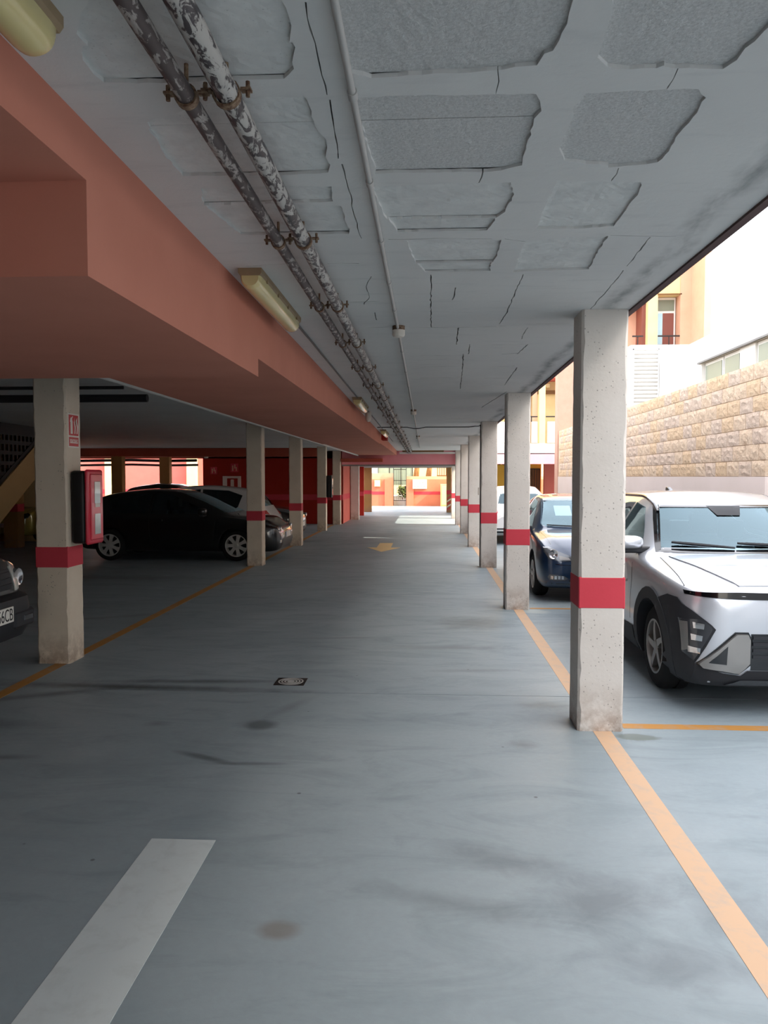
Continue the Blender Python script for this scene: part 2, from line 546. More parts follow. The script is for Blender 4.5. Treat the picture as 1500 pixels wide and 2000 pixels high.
def prism(poly, axis, a0, a1, bev=0.0):
    """a polygon in the plane across the axis, extruded from a0 to a1"""
    bm = bmesh.new()
    def mk(u, v, a):
        return {'X': (a, u, v), 'Y': (u, a, v), 'Z': (u, v, a)}[axis]
    lo = [bm.verts.new(mk(u, v, a0)) for u, v in poly]
    hi = [bm.verts.new(mk(u, v, a1)) for u, v in poly]
    n = len(poly)
    bm.faces.new(lo); bm.faces.new(list(reversed(hi)))
    for i in range(n):
        bm.faces.new((lo[i], hi[i], hi[(i + 1) % n], lo[(i + 1) % n]))
    bmesh.ops.recalc_face_normals(bm, faces=bm.faces)
    if bev:
        bmesh.ops.bevel(bm, geom=list(bm.edges), offset=bev, segments=1, affect='EDGES')
    return bm

def text_bm(body, size, depth=0.0015):
    """flat lettering as a mesh, lying in local x (along) and y (up)"""
    cu = bpy.data.curves.new('lettering', 'FONT')
    cu.body = body; cu.size = size; cu.extrude = depth
    cu.align_x = 'CENTER'; cu.align_y = 'CENTER'
    o = bpy.data.objects.new('lettering', cu)
    COL.objects.link(o)
    me = bpy.data.meshes.new_from_object(o.evaluated_get(bpy.context.evaluated_depsgraph_get()))
    bm = bmesh.new(); bm.from_mesh(me)
    bpy.data.objects.remove(o); bpy.data.curves.remove(cu); bpy.data.meshes.remove(me)
    return bm

def inside(p, poly):
    x, y = p; r = False; n = len(poly)
    for i in range(n):
        x0, y0 = poly[i]; x1, y1 = poly[(i + 1) % n]
        if (y0 > y) != (y1 > y) and x < (x1 - x0) * (y - y0) / (y1 - y0) + x0:
            r = not r
    return r

BLOCKS={
 'A1':[(-0.193, 1.647), (0.309, 1.675), (0.321, 1.831), (0.324, 1.91), (0.318, 1.943), (-0.202, 1.949)],
 'A2':[(-0.202, 1.961), (0.318, 1.954), (0.319, 2.008), (0.307, 2.054), (0.292, 2.065), (0.277, 2.101), (0.223, 2.104), (0.184, 2.117), (0.089, 2.127), (-0.007, 2.127), (-0.139, 2.141), (-0.193, 2.111)],
 'B1':[(-0.2, 2.272), (-0.11, 2.262), (0.095, 2.267), (0.3, 2.272), (0.315, 2.312), (0.328, 2.354), (0.313, 2.412), (0.071, 2.415), (-0.194, 2.418)],
 'B2':[(-0.193, 2.432), (0.071, 2.429), (0.317, 2.429), (0.315, 2.477), (0.318, 2.55), (0.316, 2.624), (-0.185, 2.608)],
 'B3':[(-0.183, 2.62), (0.316, 2.636), (0.317, 2.758), (0.254, 2.795), (0.201, 2.805), (-0.173, 2.799)],
 'C1':[(-0.192, 2.944), (0.03, 2.936), (0.296, 2.935), (0.322, 3.035), (0.322, 3.107), (-0.187, 3.09)],
 'C2':[(-0.182, 3.107), (0.32, 3.124), (0.308, 3.229), (0.281, 3.302), (-0.161, 3.297)],
 'C3':[(-0.153, 3.317), (0.276, 3.328), (0.268, 3.407), (0.25, 3.469), (-0.119, 3.469)],
 'D1':[(-0.081, 3.621), (0.335, 3.628), (0.332, 3.748), (0.332, 3.858), (0.321, 3.975), (-0.05, 3.973)],
 'D2':[(-0.037, 4.002), (0.316, 4.003), (0.321, 4.14), (0.002, 4.153)],
 'E1':[(0.415, 1.68), (0.613, 1.691), (0.616, 1.847), (0.618, 1.947), (0.616, 2.069), (0.613, 2.112), (0.598, 2.132), (0.517, 2.127), (0.486, 2.113), (0.454, 2.069), (0.45, 1.959), (0.432, 1.837)],
 'E2':[(0.619, 1.692), (0.816, 1.703), (0.817, 1.948), (0.808, 2.012), (0.798, 2.05), (0.799, 2.098), (0.776, 2.144), (0.706, 2.135), (0.635, 2.126), (0.628, 1.958), (0.622, 1.847)],
 'F1':[(0.461, 2.278), (0.531, 2.27), (0.614, 2.275), (0.625, 2.426), (0.623, 2.586), (0.628, 2.771), (0.543, 2.757), (0.488, 2.728), (0.449, 2.623), (0.445, 2.528), (0.453, 2.45), (0.444, 2.357)],
 'F2':[(0.62, 2.275), (0.673, 2.267), (0.748, 2.271), (0.788, 2.32), (0.795, 2.442), (0.79, 2.558), (0.798, 2.662), (0.786, 2.758), (0.723, 2.776), (0.645, 2.789), (0.634, 2.598), (0.63, 2.426)],
 'G1':[(0.487, 2.926), (0.648, 2.945), (0.654, 3.177), (0.661, 3.463), (0.495, 3.454), (0.487, 3.168)],
 'G2':[(0.656, 2.945), (0.782, 2.957), (0.806, 3.089), (0.795, 3.185), (0.804, 3.338), (0.798, 3.436), (0.67, 3.464), (0.66, 3.177)],
 'H1':[(0.467, 3.667), (0.639, 3.599), (0.651, 3.859), (0.658, 4.148), (0.472, 4.169), (0.465, 3.883)],
 'H2':[(0.648, 3.6), (0.809, 3.601), (0.814, 3.799), (0.837, 4.138), (0.671, 4.149), (0.661, 3.859)],
 'I1':[(-0.682, 1.668), (-0.363, 1.686), (-0.352, 1.793), (-0.339, 1.833), (-0.34, 1.884), (-0.358, 1.963), (-0.561, 1.959), (-0.849, 1.95), (-0.857, 1.887)],
 'I2':[(-0.862, 1.961), (-0.564, 1.97), (-0.354, 1.975), (-0.348, 2.001), (-0.363, 2.041), (-0.367, 2.079), (-0.405, 2.129), (-0.511, 2.128), (-0.726, 2.133), (-0.886, 2.119), (-0.889, 2.076), (-0.893, 2.029)],
 'J1':[(-0.604, 2.262), (-0.466, 2.251), (-0.359, 2.257), (-0.362, 2.415), (-0.565, 2.418), (-0.856, 2.413), (-0.853, 2.361)],
 'J2':[(-0.861, 2.426), (-0.568, 2.432), (-0.361, 2.429), (-0.355, 2.483), (-0.342, 2.521), (-0.343, 2.591), (-0.361, 2.652), (-0.351, 2.717), (-0.367, 2.783), (-0.543, 2.797), (-0.876, 2.783), (-0.878, 2.623)],
 'K1':[(-0.844, 2.929), (-0.567, 2.918), (-0.373, 2.934), (-0.383, 3.073), (-0.64, 3.082), (-0.886, 3.086)],
 'K2':[(-0.88, 3.109), (-0.645, 3.105), (-0.361, 3.144), (-0.353, 3.242), (-0.365, 3.319), (-0.355, 3.407), (-0.36, 3.478), (-0.63, 3.477), (-0.826, 3.466), (-0.858, 3.278)],
}
CRACKS=[
 [(0.186, 2.125), (0.194, 2.189), (0.19, 2.263)],
 [(0.668, 2.146), (0.67, 2.202), (0.672, 2.255)],
 [(0.2, 2.815), (0.2, 2.862), (0.194, 2.92)],
 [(0.678, 2.809), (0.679, 2.864), (0.679, 2.932)],
 [(0.518, 4.233), (0.523, 4.689), (0.53, 5.192), (0.52, 5.586)],
 [(0.022, 4.206), (0.023, 4.475), (0.023, 4.864), (0.031, 5.691)],
 [(0.162, 4.506), (0.162, 4.669), (0.158, 4.815)],
 [(1.014, 3.613), (1.026, 3.914), (1.036, 4.1)],
 [(1.038, 4.18), (1.051, 4.555), (1.066, 5.19)],
 [(-0.175, 3.585), (0.037, 3.581), (0.295, 3.603)],
 [(0.354, 3.606), (0.465, 3.651)],
 [(0.823, 3.58), (1.128, 3.612)],
 [(0.523, 5.661), (0.79, 5.601), (1.017, 5.595)],
 [(-0.126, 5.663), (0.173, 5.699), (0.506, 5.679)],
 [(-0.426, 5.666), (-0.275, 5.655)],
 [(-0.283, 1.807), (-0.282, 1.919), (-0.284, 2.07), (-0.285, 2.234)],
 [(-0.284, 2.264), (-0.29, 2.462), (-0.303, 2.676)],
 [(-0.297, 2.719), (-0.295, 2.908), (-0.304, 3.245), (-0.301, 3.563)],
 [(0.322, 6.877), (0.358, 7.847), (0.405, 9.396)],
 [(0.354, 6.406), (0.368, 6.88)],
 [(-0.063, 6.942), (0.302, 6.933)],
 [(0.533, 6.44), (0.826, 6.432), (0.797, 6.903)],
 [(0.661, 6.896), (0.799, 6.847)],
 [(0.612, 7.681), (0.852, 7.59)],
 [(0.52, 9.145), (0.902, 9.067), (0.89, 7.697)],
 [(0.229, 5.702), (0.245, 6.4)],
 [(0.734, 5.73), (0.746, 6.192)],
 [(0.823, 11.734), (0.997, 9.702)],
 [(-0.069, 7.643), (0.355, 7.563)],
 [(-0.076, 8.418), (0.393, 8.36)],
 [(-0.304, 4.23), (-0.35, 4.454), (-0.348, 4.706), (-0.402, 4.912)],
 [(-0.349, 5.143), (-0.352, 5.393)],
 [(-0.939, 3.991), (-0.718, 3.955)],
 [(-0.508, 3.967), (-0.35, 3.966)],
 [(-0.492, 4.835), (-0.298, 4.818)],
 [(0.925, 8.474), (0.619, 8.457)],
 [(0.36, 11.708), (0.774, 11.568)],
 [(0.335, 13.858), (0.96, 13.665)],
]

YB, YF = -12.0, 27.6            # garage from behind the camera to the far beam
XE = 1.33                       # open edge of the slab

# ---------------------------------------------------------------- floor in poured bays
floor = struct('floor', B((-24, 14, YB, 52, -0.30, -0.05)), M['dark_gap'])
joints = [YB, -3.5, 1.25, 5.94, 10.67, 15.4, 20.1, 24.8, 29.5, 36.5, 44.0, 52]
for a, b in zip(joints, joints[1:]):
    bm = B((-24, 14, a + 0.004, b - 0.004, -0.05, 0.0))
    o = obj('floor_slab', bm, M['floor'], floor)
struct('ground', B((-90, 90, -80, YB - 0.01, -0.4, -0.02), (-90, 90, 52.01, 120, -0.4, -0.02), (-90, -24.01, YB, 52, -0.4, -0.02), (14.01, 90, YB, 52, -0.4, -0.02)), M['asphalt'])

# ---------------------------------------------------------------- ceiling: plaster with broken-out patches over raw block
def ragged(poly, step, j, rnd):
    out = []
    n = len(poly)
    for i in range(n):
        a, b = Vector(poly[i]), Vector(poly[(i + 1) % n])
        k = max(1, int((b - a).length / step))
        for q in range(k):
            p = a.lerp(b, q / k)
            out.append((p.x + rnd.uniform(-j, j), p.y + rnd.uniform(-j, j)))
    return out

def grow(poly, d):
    c = Vector((sum(p[0] for p in poly) / len(poly), sum(p[1] for p in poly) / len(poly)))
    out = []
    for p in poly:
        v = Vector(p) - c
        out.append((p[0] + math.copysign(d, v.x), p[1] + math.copysign(d, v.y)))
    return out

def build_ceiling():
    rnd = random.Random(3)
    holes = []
    for k, poly in BLOCKS.items():
        holes.append(ragged(grow(poly, 0.011), 0.03, 0.004, rnd))
    for cr in CRACKS:
        pts = ragged(cr[:], 0.05, 0.0, rnd)[:]
        line = []
        for a, b in zip(cr, cr[1:]):
            a, b = Vector(a), Vector(b)
            k = max(1, int((b - a).length / 0.05))
            line += [a.lerp(b, q / k) for q in range(k)]
        line.append(Vector(cr[-1]))
        line = [Vector((p.x + rnd.uniform(-.004, .004), p.y + rnd.uniform(-.004, .004))) for p in line]
        if len(line) < 2:
            continue
        w = 0.0010 + 0.0006 * line[0].y
        L, Rr = [], []
        for i, p in enumerate(line):
            d = (line[min(i + 1, len(line) - 1)] - line[max(i - 1, 0)]).normalized()
            nrm = Vector((-d.y, d.x)) * w * rnd.uniform(0.35, 1.2)
            L.append((p.x + nrm.x, p.y + nrm.y)); Rr.append((p.x - nrm.x, p.y - nrm.y))
        holes.append(L + Rr[::-1])
    x0, x1 = -1.06, XE
    ys = [YB + i * (YF - YB) / 45 for i in range(46)]
    outer = [(x0, y) for y in ys] + [(x1, y) for y in reversed(ys)]
    verts, edges = [], []
    for loop in [outer] + holes:
        s = len(verts)
        verts += [Vector(p) for p in loop]
        edges += [(s + i, s + (i + 1) % len(loop)) for i in range(len(loop))]
    vs, es, fs, _, _, _ = delaunay_2d_cdt(verts, edges, [], 0, 1e-5)
    boxes = [(min(p[0] for p in h), max(p[0] for p in h), min(p[1] for p in h), max(p[1] for p in h)) for h in holes]
    bm = bmesh.new()
    bv = [bm.verts.new((v.x, v.y, ZC)) for v in vs]
    for f in fs:
        c = sum((vs[i] for i in f), Vector((0, 0))) / len(f)
        hit = False
        for h, bb in zip(holes, boxes):
            if bb[0] <= c.x <= bb[1] and bb[2] <= c.y <= bb[3] and inside(c, h):
                hit = True; break
        if not hit and x0 < c.x < x1:
            try: bm.faces.new([bv[i] for i in reversed(f)])
            except ValueError: pass
    loose = [v for v in bm.verts if not v.link_faces]
    bmesh.ops.delete(bm, geom=loose, context='VERTS')
    ret = bmesh.ops.extrude_face_region(bm, geom=list(bm.faces))
    bmesh.ops.translate(bm, vec=(0, 0, 0.012), verts=[e for e in ret['geom'] if isinstance(e, bmesh.types.BMVert)])
    bmesh.ops.recalc_face_normals(bm, faces=bm.faces)
    ceil = struct('ceiling', bm, M['ceiling'], sag=True)
    # the raw blocks behind each patch
    for k, poly in BLOCKS.items():
        xs = [p[0] for p in poly]; yy = [p[1] for p in poly]
        ex, ey = (0.004, 0.03) if k[0] in 'EFGH' else (0.03, 0.003)
        if k[0] in 'EFGH':
            if k[1] == '1': bx = (min(xs) - 0.03, max(xs) + 0.001)
            else: bx = (min(xs) - 0.001, max(xs) + 0.03)
            by = (min(yy) - 0.03, max(yy) + 0.03)
        else:
            bx = (min(xs) - 0.03, max(xs) + 0.03)
            by = (min(yy) - 0.003, max(yy) + 0.003)
        nx = max(2, int((bx[1] - bx[0]) / 0.02)); ny = max(2, int((by[1] - by[0]) / 0.02))
        b2 = bmesh.new()
        g = [[b2.verts.new((bx[0] + (bx[1] - bx[0]) * i / nx, by[0] + (by[1] - by[0]) * j / ny, ZC + 0.011 + (rnd.uniform(-.0012, .0012) if 0 < i < nx and 0 < j < ny else 0.001))) for i in range(nx + 1)] for j in range(ny + 1)]
        for j in range(ny):
            for i in range(nx):
                b2.faces.new((g[j][i], g[j + 1][i], g[j + 1][i + 1], g[j][i + 1]))
        ret = bmesh.ops.extrude_face_region(b2, geom=list(b2.faces))
        bmesh.ops.translate(b2, vec=(0, 0, 0.02), verts=[e for e in ret['geom'] if isinstance(e, bmesh.types.BMVert)])
        bmesh.ops.recalc_face_normals(b2, faces=b2.faces)
        obj('ceiling_block', b2, M['block'] if k[0] in 'ABEF' else M['block_painted'], ceil, sag=True)
    return ceil
ceiling = build_ceiling()

def strip_box(x0, x1, y0, y1, z0, z1, n):
    bm = bmesh.new()
    for i in range(n):
        add_box(bm, x0, x1, y0 + (y1 - y0) * i / n, y0 + (y1 - y0) * (i + 1) / n, z0, z1)
    bmesh.ops.remove_doubles(bm, verts=bm.verts, dist=1e-5)
    return bm
struct('roof_slab', strip_box(-20, XE, YB, 27.6, ZC + 0.022, ZC + 0.36, 40), M['slab_concrete'], sag=True)
struct('roof_slab', B((-3.3, XE, 27.7, 38.0, 2.13, 3.1)), M['slab_concrete'])
struct('roof_edge', strip_box(XE - 0.012, XE + 0.03, YB, YF, ZC - 0.012, ZC + 0.40, 45), M['fascia'], sag=True)
hall_ceiling = struct('ceiling', strip_box(-20, -1.07, YB, 27.5, ZC, ZC + 0.02, 40), M['ceiling'], sag=True)

# stepped salmon duct box along the left of the aisle
beam = struct('ceiling_beam', B((-3.6, -1.053, YB, 2.365, 2.616, 2.80)), M['salmon'])
obj('beam_segment', B((-3.6, -1.053, 2.365, 4.79, 2.324, 2.80)), M['salmon'], beam)
obj('beam_segment', B((-2.37, -1.053, 4.79, 17.4, 2.437, 2.80)), M['salmon'], beam)
obj('beam_segment', B((-2.37, -1.053, 17.4, 22.0, 2.46, 2.80)), M['salmon'], beam)
obj('beam_segment', B((-2.37, -1.053, 22.0, 27.2, 2.46, 2.80)), M['salmon'], beam)
obj('beam_box', B((-1.053, -0.93, 17.9, 18.5, 2.56, 2.69)), M['red_wall'], beam)
cross = struct('ceiling_beam', B((-3.02, 1.33, 27.35, 27.7, 2.13, 2.47), (-3.02, 1.33, 27.35, 27.7, 2.47, 2.75)), M['pink_beam'])
struct('ceiling_beam', B((1.34, 11.3, 33.0, 33.4, 2.24, 2.66)), M['pink_beam'])
obj('beam_segment', B((-3.02, -1.55, 27.0, 27.35, 2.22, 2.34)), M['salmon_dark'], cross)
obj('soffit_strip', B((-3.02, 1.33, 27.37, 27.72, 2.08, 2.13)), M['slab_concrete'], cross)
obj('cream_strip', B((-0.95, 1.0, 27.05, 27.15, 2.50, 2.565)), M['white_wall'], cross)
obj('shadow_strip', B((-0.85, 0.6, 27.0, 27.2, 2.565, 2.62)), M['wood_dark'], cross)  # dark strip drawn for the shadow line above the pale one
struct('ceiling_beam', B((-20, -3.45, 24.9, 25.25, 2.36, 2.80)), M['salmon_dark'])
struct('ceiling_beam', B((-20, -3.0, 27.5, 27.8, 2.36, 2.80)), M['salmon_dark'])

# ---------------------------------------------------------------- walls
def banded(name, x0, x1, y0, y1, z1, mat, z0b=0.86, z1b=1.06, faces=('-Y',)):
    w = struct(name, B((x0, x1, y0, y1, 0, z1)), mat)
    bx = []
    if '-Y' in faces: bx.append((x0, x1, y0 - 0.004, y0, z0b, z1b))
    if '+X' in faces: bx.append((x1, x1 + 0.004, y0, y1, z0b, z1b))
    obj('red_band', B(*bx), M['red_band'], w)
    return w
wall_rear = banded('wall_back', -8.1, -3.02, 27.5, 27.75, 2.8, M['red_wall'])
banded('wall_left', -3.25, -3.02, 27.52, 33.0, 2.12, M['pink_wall'], faces=('-Y', '+X'))
struct('wall_left', B((-20.3, -20, YB, 33.2, 0, 3.1)), M['salmon_dark'])
struct('wall_front', B((-20, 1.33, YB - 0.3, YB, 0, 3.1)), M['salmon_dark'])
struct('wall_back', B((-20, -8.1, 27.52, 27.75, 0, 0.95)), M['salmon_dark'])  # low parapet added to cut the light coming into the left hall
yard = banded('wall_back', -20, -3.3, 33.25, 33.5, 2.9, M['pink_wall'], 0.95, 1.14)
for x in (-14.1, -10.45):
    obj('pilaster', B((x, x + 0.42, 33.0, 33.25, 0, 2.9)), M['cream_wall'], yard)

# stone wall on a plastered base, right of the outdoor bays
base = struct('wall_right', B((4.05, 4.40, 9.45, 24.0, 0, 1.70), (4.40, 8.0, 9.45, 9.80, 0, 1.70)), M['beige_plaster'])
sw = struct('wall_right', B((4.066, 4.38, 9.481, 23.98, 1.70, 3.10), (4.38, 5.0, 9.481, 9.78, 1.70, 2.9)), M['mortar'])
def stone_mesh(seed, lx):
    rnd = random.Random(seed)
    bm = bmesh.new()
    nx, nz = 6, 4
    g = []
    for j in range(nz + 1):
        row = []
        for i in range(nx + 1):
            edge = i in (0, nx) or j in (0, nz)
            d = -0.030 - (0 if edge else rnd.uniform(0.002, 0.018))
            row.append(bm.verts.new((d, lx * i / nx - lx / 2 + (0 if edge else rnd.uniform(-.012, .012)), 0.192 * j / nz - 0.096 + (0 if edge else rnd.uniform(-.01, .01)))))
        g.append(row)
    for j in range(nz):
        for i in range(nx):
            bm.faces.new((g[j][i], g[j + 1][i], g[j + 1][i + 1], g[j][i + 1]))
    per = g[0] + [g[j][nx] for j in range(1, nz + 1)] + g[nz][-2::-1] + [g[j][0] for j in range(nz - 1, 0, -1)]
    bk = [bm.verts.new((0.01, v.co.y, v.co.z)) for v in per]
    n = len(per)
    for i in range(n):
        bm.faces.new((per[i], per[(i + 1) % n], bk[(i + 1) % n], bk[i]))
    bmesh.ops.recalc_face_normals(bm, faces=bm.faces)
    me = mesh_from(bm, 'stone_block')
    return me
stone_meshes = []
for k in range(9):
    me = stone_mesh(k, 0.392); me.materials.append(M['stone%d' % (k % 3)]); stone_meshes.append(me)
half_mesh = stone_mesh(31, 0.192); half_mesh.materials.append(M['stone1'])
rs = random.Random(5)
for i in range(7):
    z = 1.70 + 0.1 + 0.2 * i
    y = 9.455 + (0.1 if i % 2 else 0.2)
    if i % 2:
        o = link('stone_block', half_mesh, None, sw); o.location = (4.085, 9.455 + 0.096, z); y = 9.455 + 0.2 + 0.2
    while y < 23.8:
        o = link('stone_block', rs.choice(stone_meshes), None, sw)
        o.location = (4.085, y, z + rs.uniform(-.002, .002))
        y += 0.4
    for q in range(2):                                  # the short return facing the aisle
        if i == 6 and q: continue
        o = link('stone_block', rs.choice(stone_meshes), None, sw)
        o.location = (4.26 + 0.4 * q + (0.1 if i % 2 else 0), 9.50, z)
        o.rotation_euler = (0, 0, PI / 2)

# ---------------------------------------------------------------- pillars
def pillar_mesh(w, d, h, seed):
    rnd = random.Random(seed)
    bm = bmesh.new()
    n = 40
    ch = 0.010
    rings = []
    for i in range(n + 1):
        z = h * i / n
        ring = []
        for (cx, cy) in ((0, 0), (1, 0), (1, 1), (0, 1)):
            jx = rnd.uniform(0, 0.007) if rnd.random() < 0.6 else rnd.uniform(0, 0.014)
            X0, Y0 = cx * w, cy * d
            sx, sy = (1 if cx == 0 else -1), (1 if cy == 0 else -1)
            a = (X0 + sx * (ch + jx), Y0); b = (X0, Y0 + sy * (ch + jx))
            pr = [b, a] if (cx, cy) in ((0, 0), (1, 1)) else [a, b]
            ring += [bm.verts.new((p[0], p[1], z)) for p in pr]
        rings.append(ring)
    m = len(rings[0])
    for r0, r1 in zip(rings, rings[1:]):
        for k in range(m):
            bm.faces.new((r0[k], r0[(k + 1) % m], r1[(k + 1) % m], r1[k]))
    bm.faces.new(list(reversed(rings[0]))); bm.faces.new(rings[-1])
    bmesh.ops.recalc_face_normals(bm, faces=bm.faces)
    return bm

def pillar(x, y, w, d, top, mat, band, label, group, seed, kickers=True):
    t = thing('concrete_pillar', label, 'pillar', (x, y, 0), group)
    o = obj('shaft', pillar_mesh(w, d, top, seed), mat, t, local=True)
    if band:
        e = 0.0025
        obj('red_band', B((-e, w + e, -e, d + e, band[0], band[1]), bev=0.006), M['red_band'], t, local=True)
    # formwork joints, thin grooves filled with darker grout
    return t
RP = [5.13, 9.83, 14.37, 18.61, 22.95, 27.0, 31.2]
rl = ['white pillar with red band beside the front corner of the silver car',
      'white pillar with red band standing beside the blue car',
      'white pillar with red band and a black cable down its corner',
      'white banded pillar next beyond the one with the cable, in the right row',
      'white banded pillar, second beyond the one with the cable',
      'white banded pillar, third beyond the one with the cable',
      'white banded pillar just before the pink cross beam in the right row']
for i, y in enumerate(RP):
    pillar(1.012, y, 0.30, 0.30, zc(y + 0.15) if y < 30 else 2.13, M['pillar_white'], (0.825, 1.035), rl[i], 'white pillars along the open side', 11 + i)
p8 = pillar(0.95, 36.5, 0.22, 0.3, 2.13, M['pillar_tan'], (0.86, 1.06), 'shaded tan pillar with red and white hazard strips under the far building', None, 40)
for k in range(5):
    bm = prism([(0.02, 0.10 + 0.13 * k), (0.20, 0.22 + 0.13 * k), (0.20, 0.285 + 0.13 * k), (0.02, 0.165 + 0.13 * k)], 'Y', -0.006, 0.0)
    obj('hazard_stripe', bm, M['sign_white'] if k % 2 else M['red_band'], p8, local=True)
LP = [(-3.53, 6.74, 0.30, 'pillar_cream'), (-3.42, 14.44, 0.30, 'pillar_cream'), (-3.37, 18.7, 0.30, 'pillar_cream'), (-3.42, 23.9, 0.28, 'pillar_cream'), (-3.33, 27.12, 0.28, 'pillar_cream'),
      (-3.0, 30.2, 0.34, 'pillar_white'), (-2.96, 33.42, 0.22, 'red_wall'), (-3.0, 36.85, 0.36, 'pillar_tan')]
ll = ['cream pillar with red band carrying the red extinguisher cabinet and its sign',
      'cream pillar with red band in front of the bonnet of the black hatchback',
      'cream pillar with red band in front of the dark car with lit headlight',
      'cream pillar with red band carrying the black cabinet edge-on, far left row',
      'cream banded pillar against the end of the red wall',
      'plain pale grey pillar beyond the red wall, without band',
      'red painted pillar under the pink cross beam',
      'tan banded pillar left of the sunlit far yard']
for i, (x, y, w, m) in enumerate(LP):
    band = None if i == 5 else ((0.876, 1.068) if i == 0 else (0.86, 1.05))
    pillar(x, y, w, 0.28 if i else 0.30, 2.13 if i > 4 else zc(y + 0.14), M[m], band, ll[i], 'pillars along the left row', 60 + i)
inner = [(-10.25, 24.5, 0.36, 'tan pillar inside the left hall behind the black hatchback, left of two'),
         (-9.45, 26.75, 0.36, 'tan pillar inside the left hall behind the black hatchback, right of two'),
         (-10.1, 17.8, 0.36, 'tan pillar with red band under the stair on the left')]
for i, (x, y, w, l) in enumerate(inner):
    pillar(x, y, w, 0.30, zc(y) if i != 0 else 2.36, M['pillar_tan'], (0.86, 1.05), l, 'pillars inside the left hall', 90 + i)
tp = thing('plaster_pillar', 'tall pink plastered pillar outdoors beyond the stone wall, sunlit low down', 'pillar', (4.03, 24.05, 0))
obj('shaft', pillar_mesh(0.8, 0.5, 6.4, 120), M['pillar_pink'], tp, local=True)

# ---------------------------------------------------------------- far building over the passage
ab = thing('apartment_building', 'pale apartment block with balconies across the far end', 'building', (4, 33.2, 0))
obj('wall', B((-3.4, 3.3, 34.2, 38.0, 3.11, 14), (3.3, 11.26, 34.6, 38.0, 2.9, 14)), M['cream_wall'], ab)
obj('balcony_slab', B((1.35, 8.0, 33.0, 34.7, 2.70, 3.11)), M['white_wall'], ab)
obj('soffit', B((1.35, 11.26, 33.41, 38.0, 2.66, 2.70)), M['slab_concrete'], ab)
for (a, b) in ((3.0, 3.42), (4.45, 4.70), (5.12, 6.2)):
    o = obj('balcony_panel', B((a, b, 33.06, 33.10, 3.14, 4.03), bev=0.006), M['balcony_panel'], ab)
for (a, b) in ((4.2, 4.70), (5.05, 6.2)):
    obj('handrail', B((a, b, 33.06, 33.12, 4.22, 4.27), ((a + b) / 2 - 0.02, (a + b) / 2 + 0.02, 33.07, 33.11, 4.03, 4.22)), M['iron_dark'], ab)
obj('column', B((4.78, 5.03, 33.1, 33.4, 3.11, 14)), M['cream_wall'], ab)
obj('column', B((4.56, 4.74, 33.5, 33.75, 3.11, 14)), M['peach_wall'], ab)
obj('lintel', B((4.3, 8.0, 33.3, 34.6, 5.9, 6.6)), M['pink_wall'], ab)
obj('lintel', B((4.9, 8.0, 34.4, 34.6, 5.35, 5.5)), M['wood_dark'], ab)
obj('balcony_lamp', B((5.22, 5.40, 34.2, 34.4, 5.60, 5.80), bev=0.03), M['lamp_diffuser'], ab)
obj('door_recess', B((4.1, 4.55, 34.4, 34.65, 3.15, 5.6)), M['shutter_brown'], ab)
obj('wall', B((11.0, 11.26, 31.5, 34.6, 2.9, 14)), M['peach_wall'], ab)
obj('wall', B((10.55, 11.27, 33.0, 34.6, 5.5, 14)), M['peach_wall'], ab)
obj('wall', B((9.28, 10.56, 33.1, 34.6, 9.3, 14), (9.24, 9.64, 33.05, 34.6, 7.1, 14)), M['cream_wall'], ab)
obj('recess', B((8.2, 9.1, 34.3, 34.61, 7.1, 9.6)), M['peach_wall'], ab)
obj('recess', B((9.08, 9.24, 33.4, 34.6, 6.9, 9.7)), M['shutter_brown'], ab)
obj('lintel', B((8.0, 9.2, 33.3, 34.6, 9.0, 9.7)), M['red_wall'], ab)
obj('lintel', B((9.45, 10.56, 33.05, 33.1, 10.28, 10.34)), M['wood_dark'], ab)
obj('wall', B((6.2, 11.26, 33.0, 34.6, 3.11, 7.15)), M['white_wall'], ab)
wn_ = obj('window', B((9.64, 10.52, 33.55, 33.60, 7.2, 9.28), bev=0.004), M['frame_white'], ab)
obj('pane', B((9.72, 10.46, 33.535, 33.55, 8.72, 9.18)), M['window_glass'], wn_)
obj('shutter', B((9.99, 10.44, 33.52, 33.55, 7.32, 8.62)), M['shutter_brown'], wn_)
obj('pane', B((9.72, 9.97, 33.535, 33.55, 7.32, 8.62)), M['shutter_blue'], wn_)
obj('lintel', B((9.62, 10.6, 33.0, 33.06, 9.28, 9.33)), M['wood_dark'], ab)
for (a, b) in ((8.6, 9.05), (9.66, 10.56)):
    obj('handrail', B((a, b, 33.02, 33.07, 7.55, 7.61), ((a + b) / 2 - .02, (a + b) / 2 + .02, 33.03, 33.06, 7.2, 7.55)), M['iron_dark'], ab)
# ground floor of the passage, right of the aisle
yw = struct('wall_back', B((1.5, 5.6, 38.0, 38.3, 0, 2.66)), M['yellow_wall'])
struct('wall_back', B((5.6, 11.2, 37.0, 37.3, 0, 2.66)), M['pink_wall'])
gw = thing('window_grille', 'dark iron grille in the yellow wall beyond the blue car', 'grille', (5.2, 37.97, 0.8))
obj('frame', B((5.0, 5.04, 37.93, 38.0, 0.7, 2.1), (5.5, 5.54, 37.93, 38.0, 0.7, 2.1), (5.0, 5.54, 37.93, 38.0, 2.06, 2.1), (5.0, 5.54, 37.93, 38.0, 0.7, 0.74)), M['iron_dark'], gw)
obj('pane', B((5.04, 5.5, 37.97, 38.0, 0.74, 2.06)), M['wood_dark'], gw)
for k in range(3):
    obj('bar', B((5.14 + .12 * k, 5.16 + .12 * k, 37.94, 37.97, 0.74, 2.06)), M['iron_dark'], gw)
gv = thing('vent_strip', 'row of small dark vents high on the yellow wall', 'vent', (3.3, 37.98, 2.3))
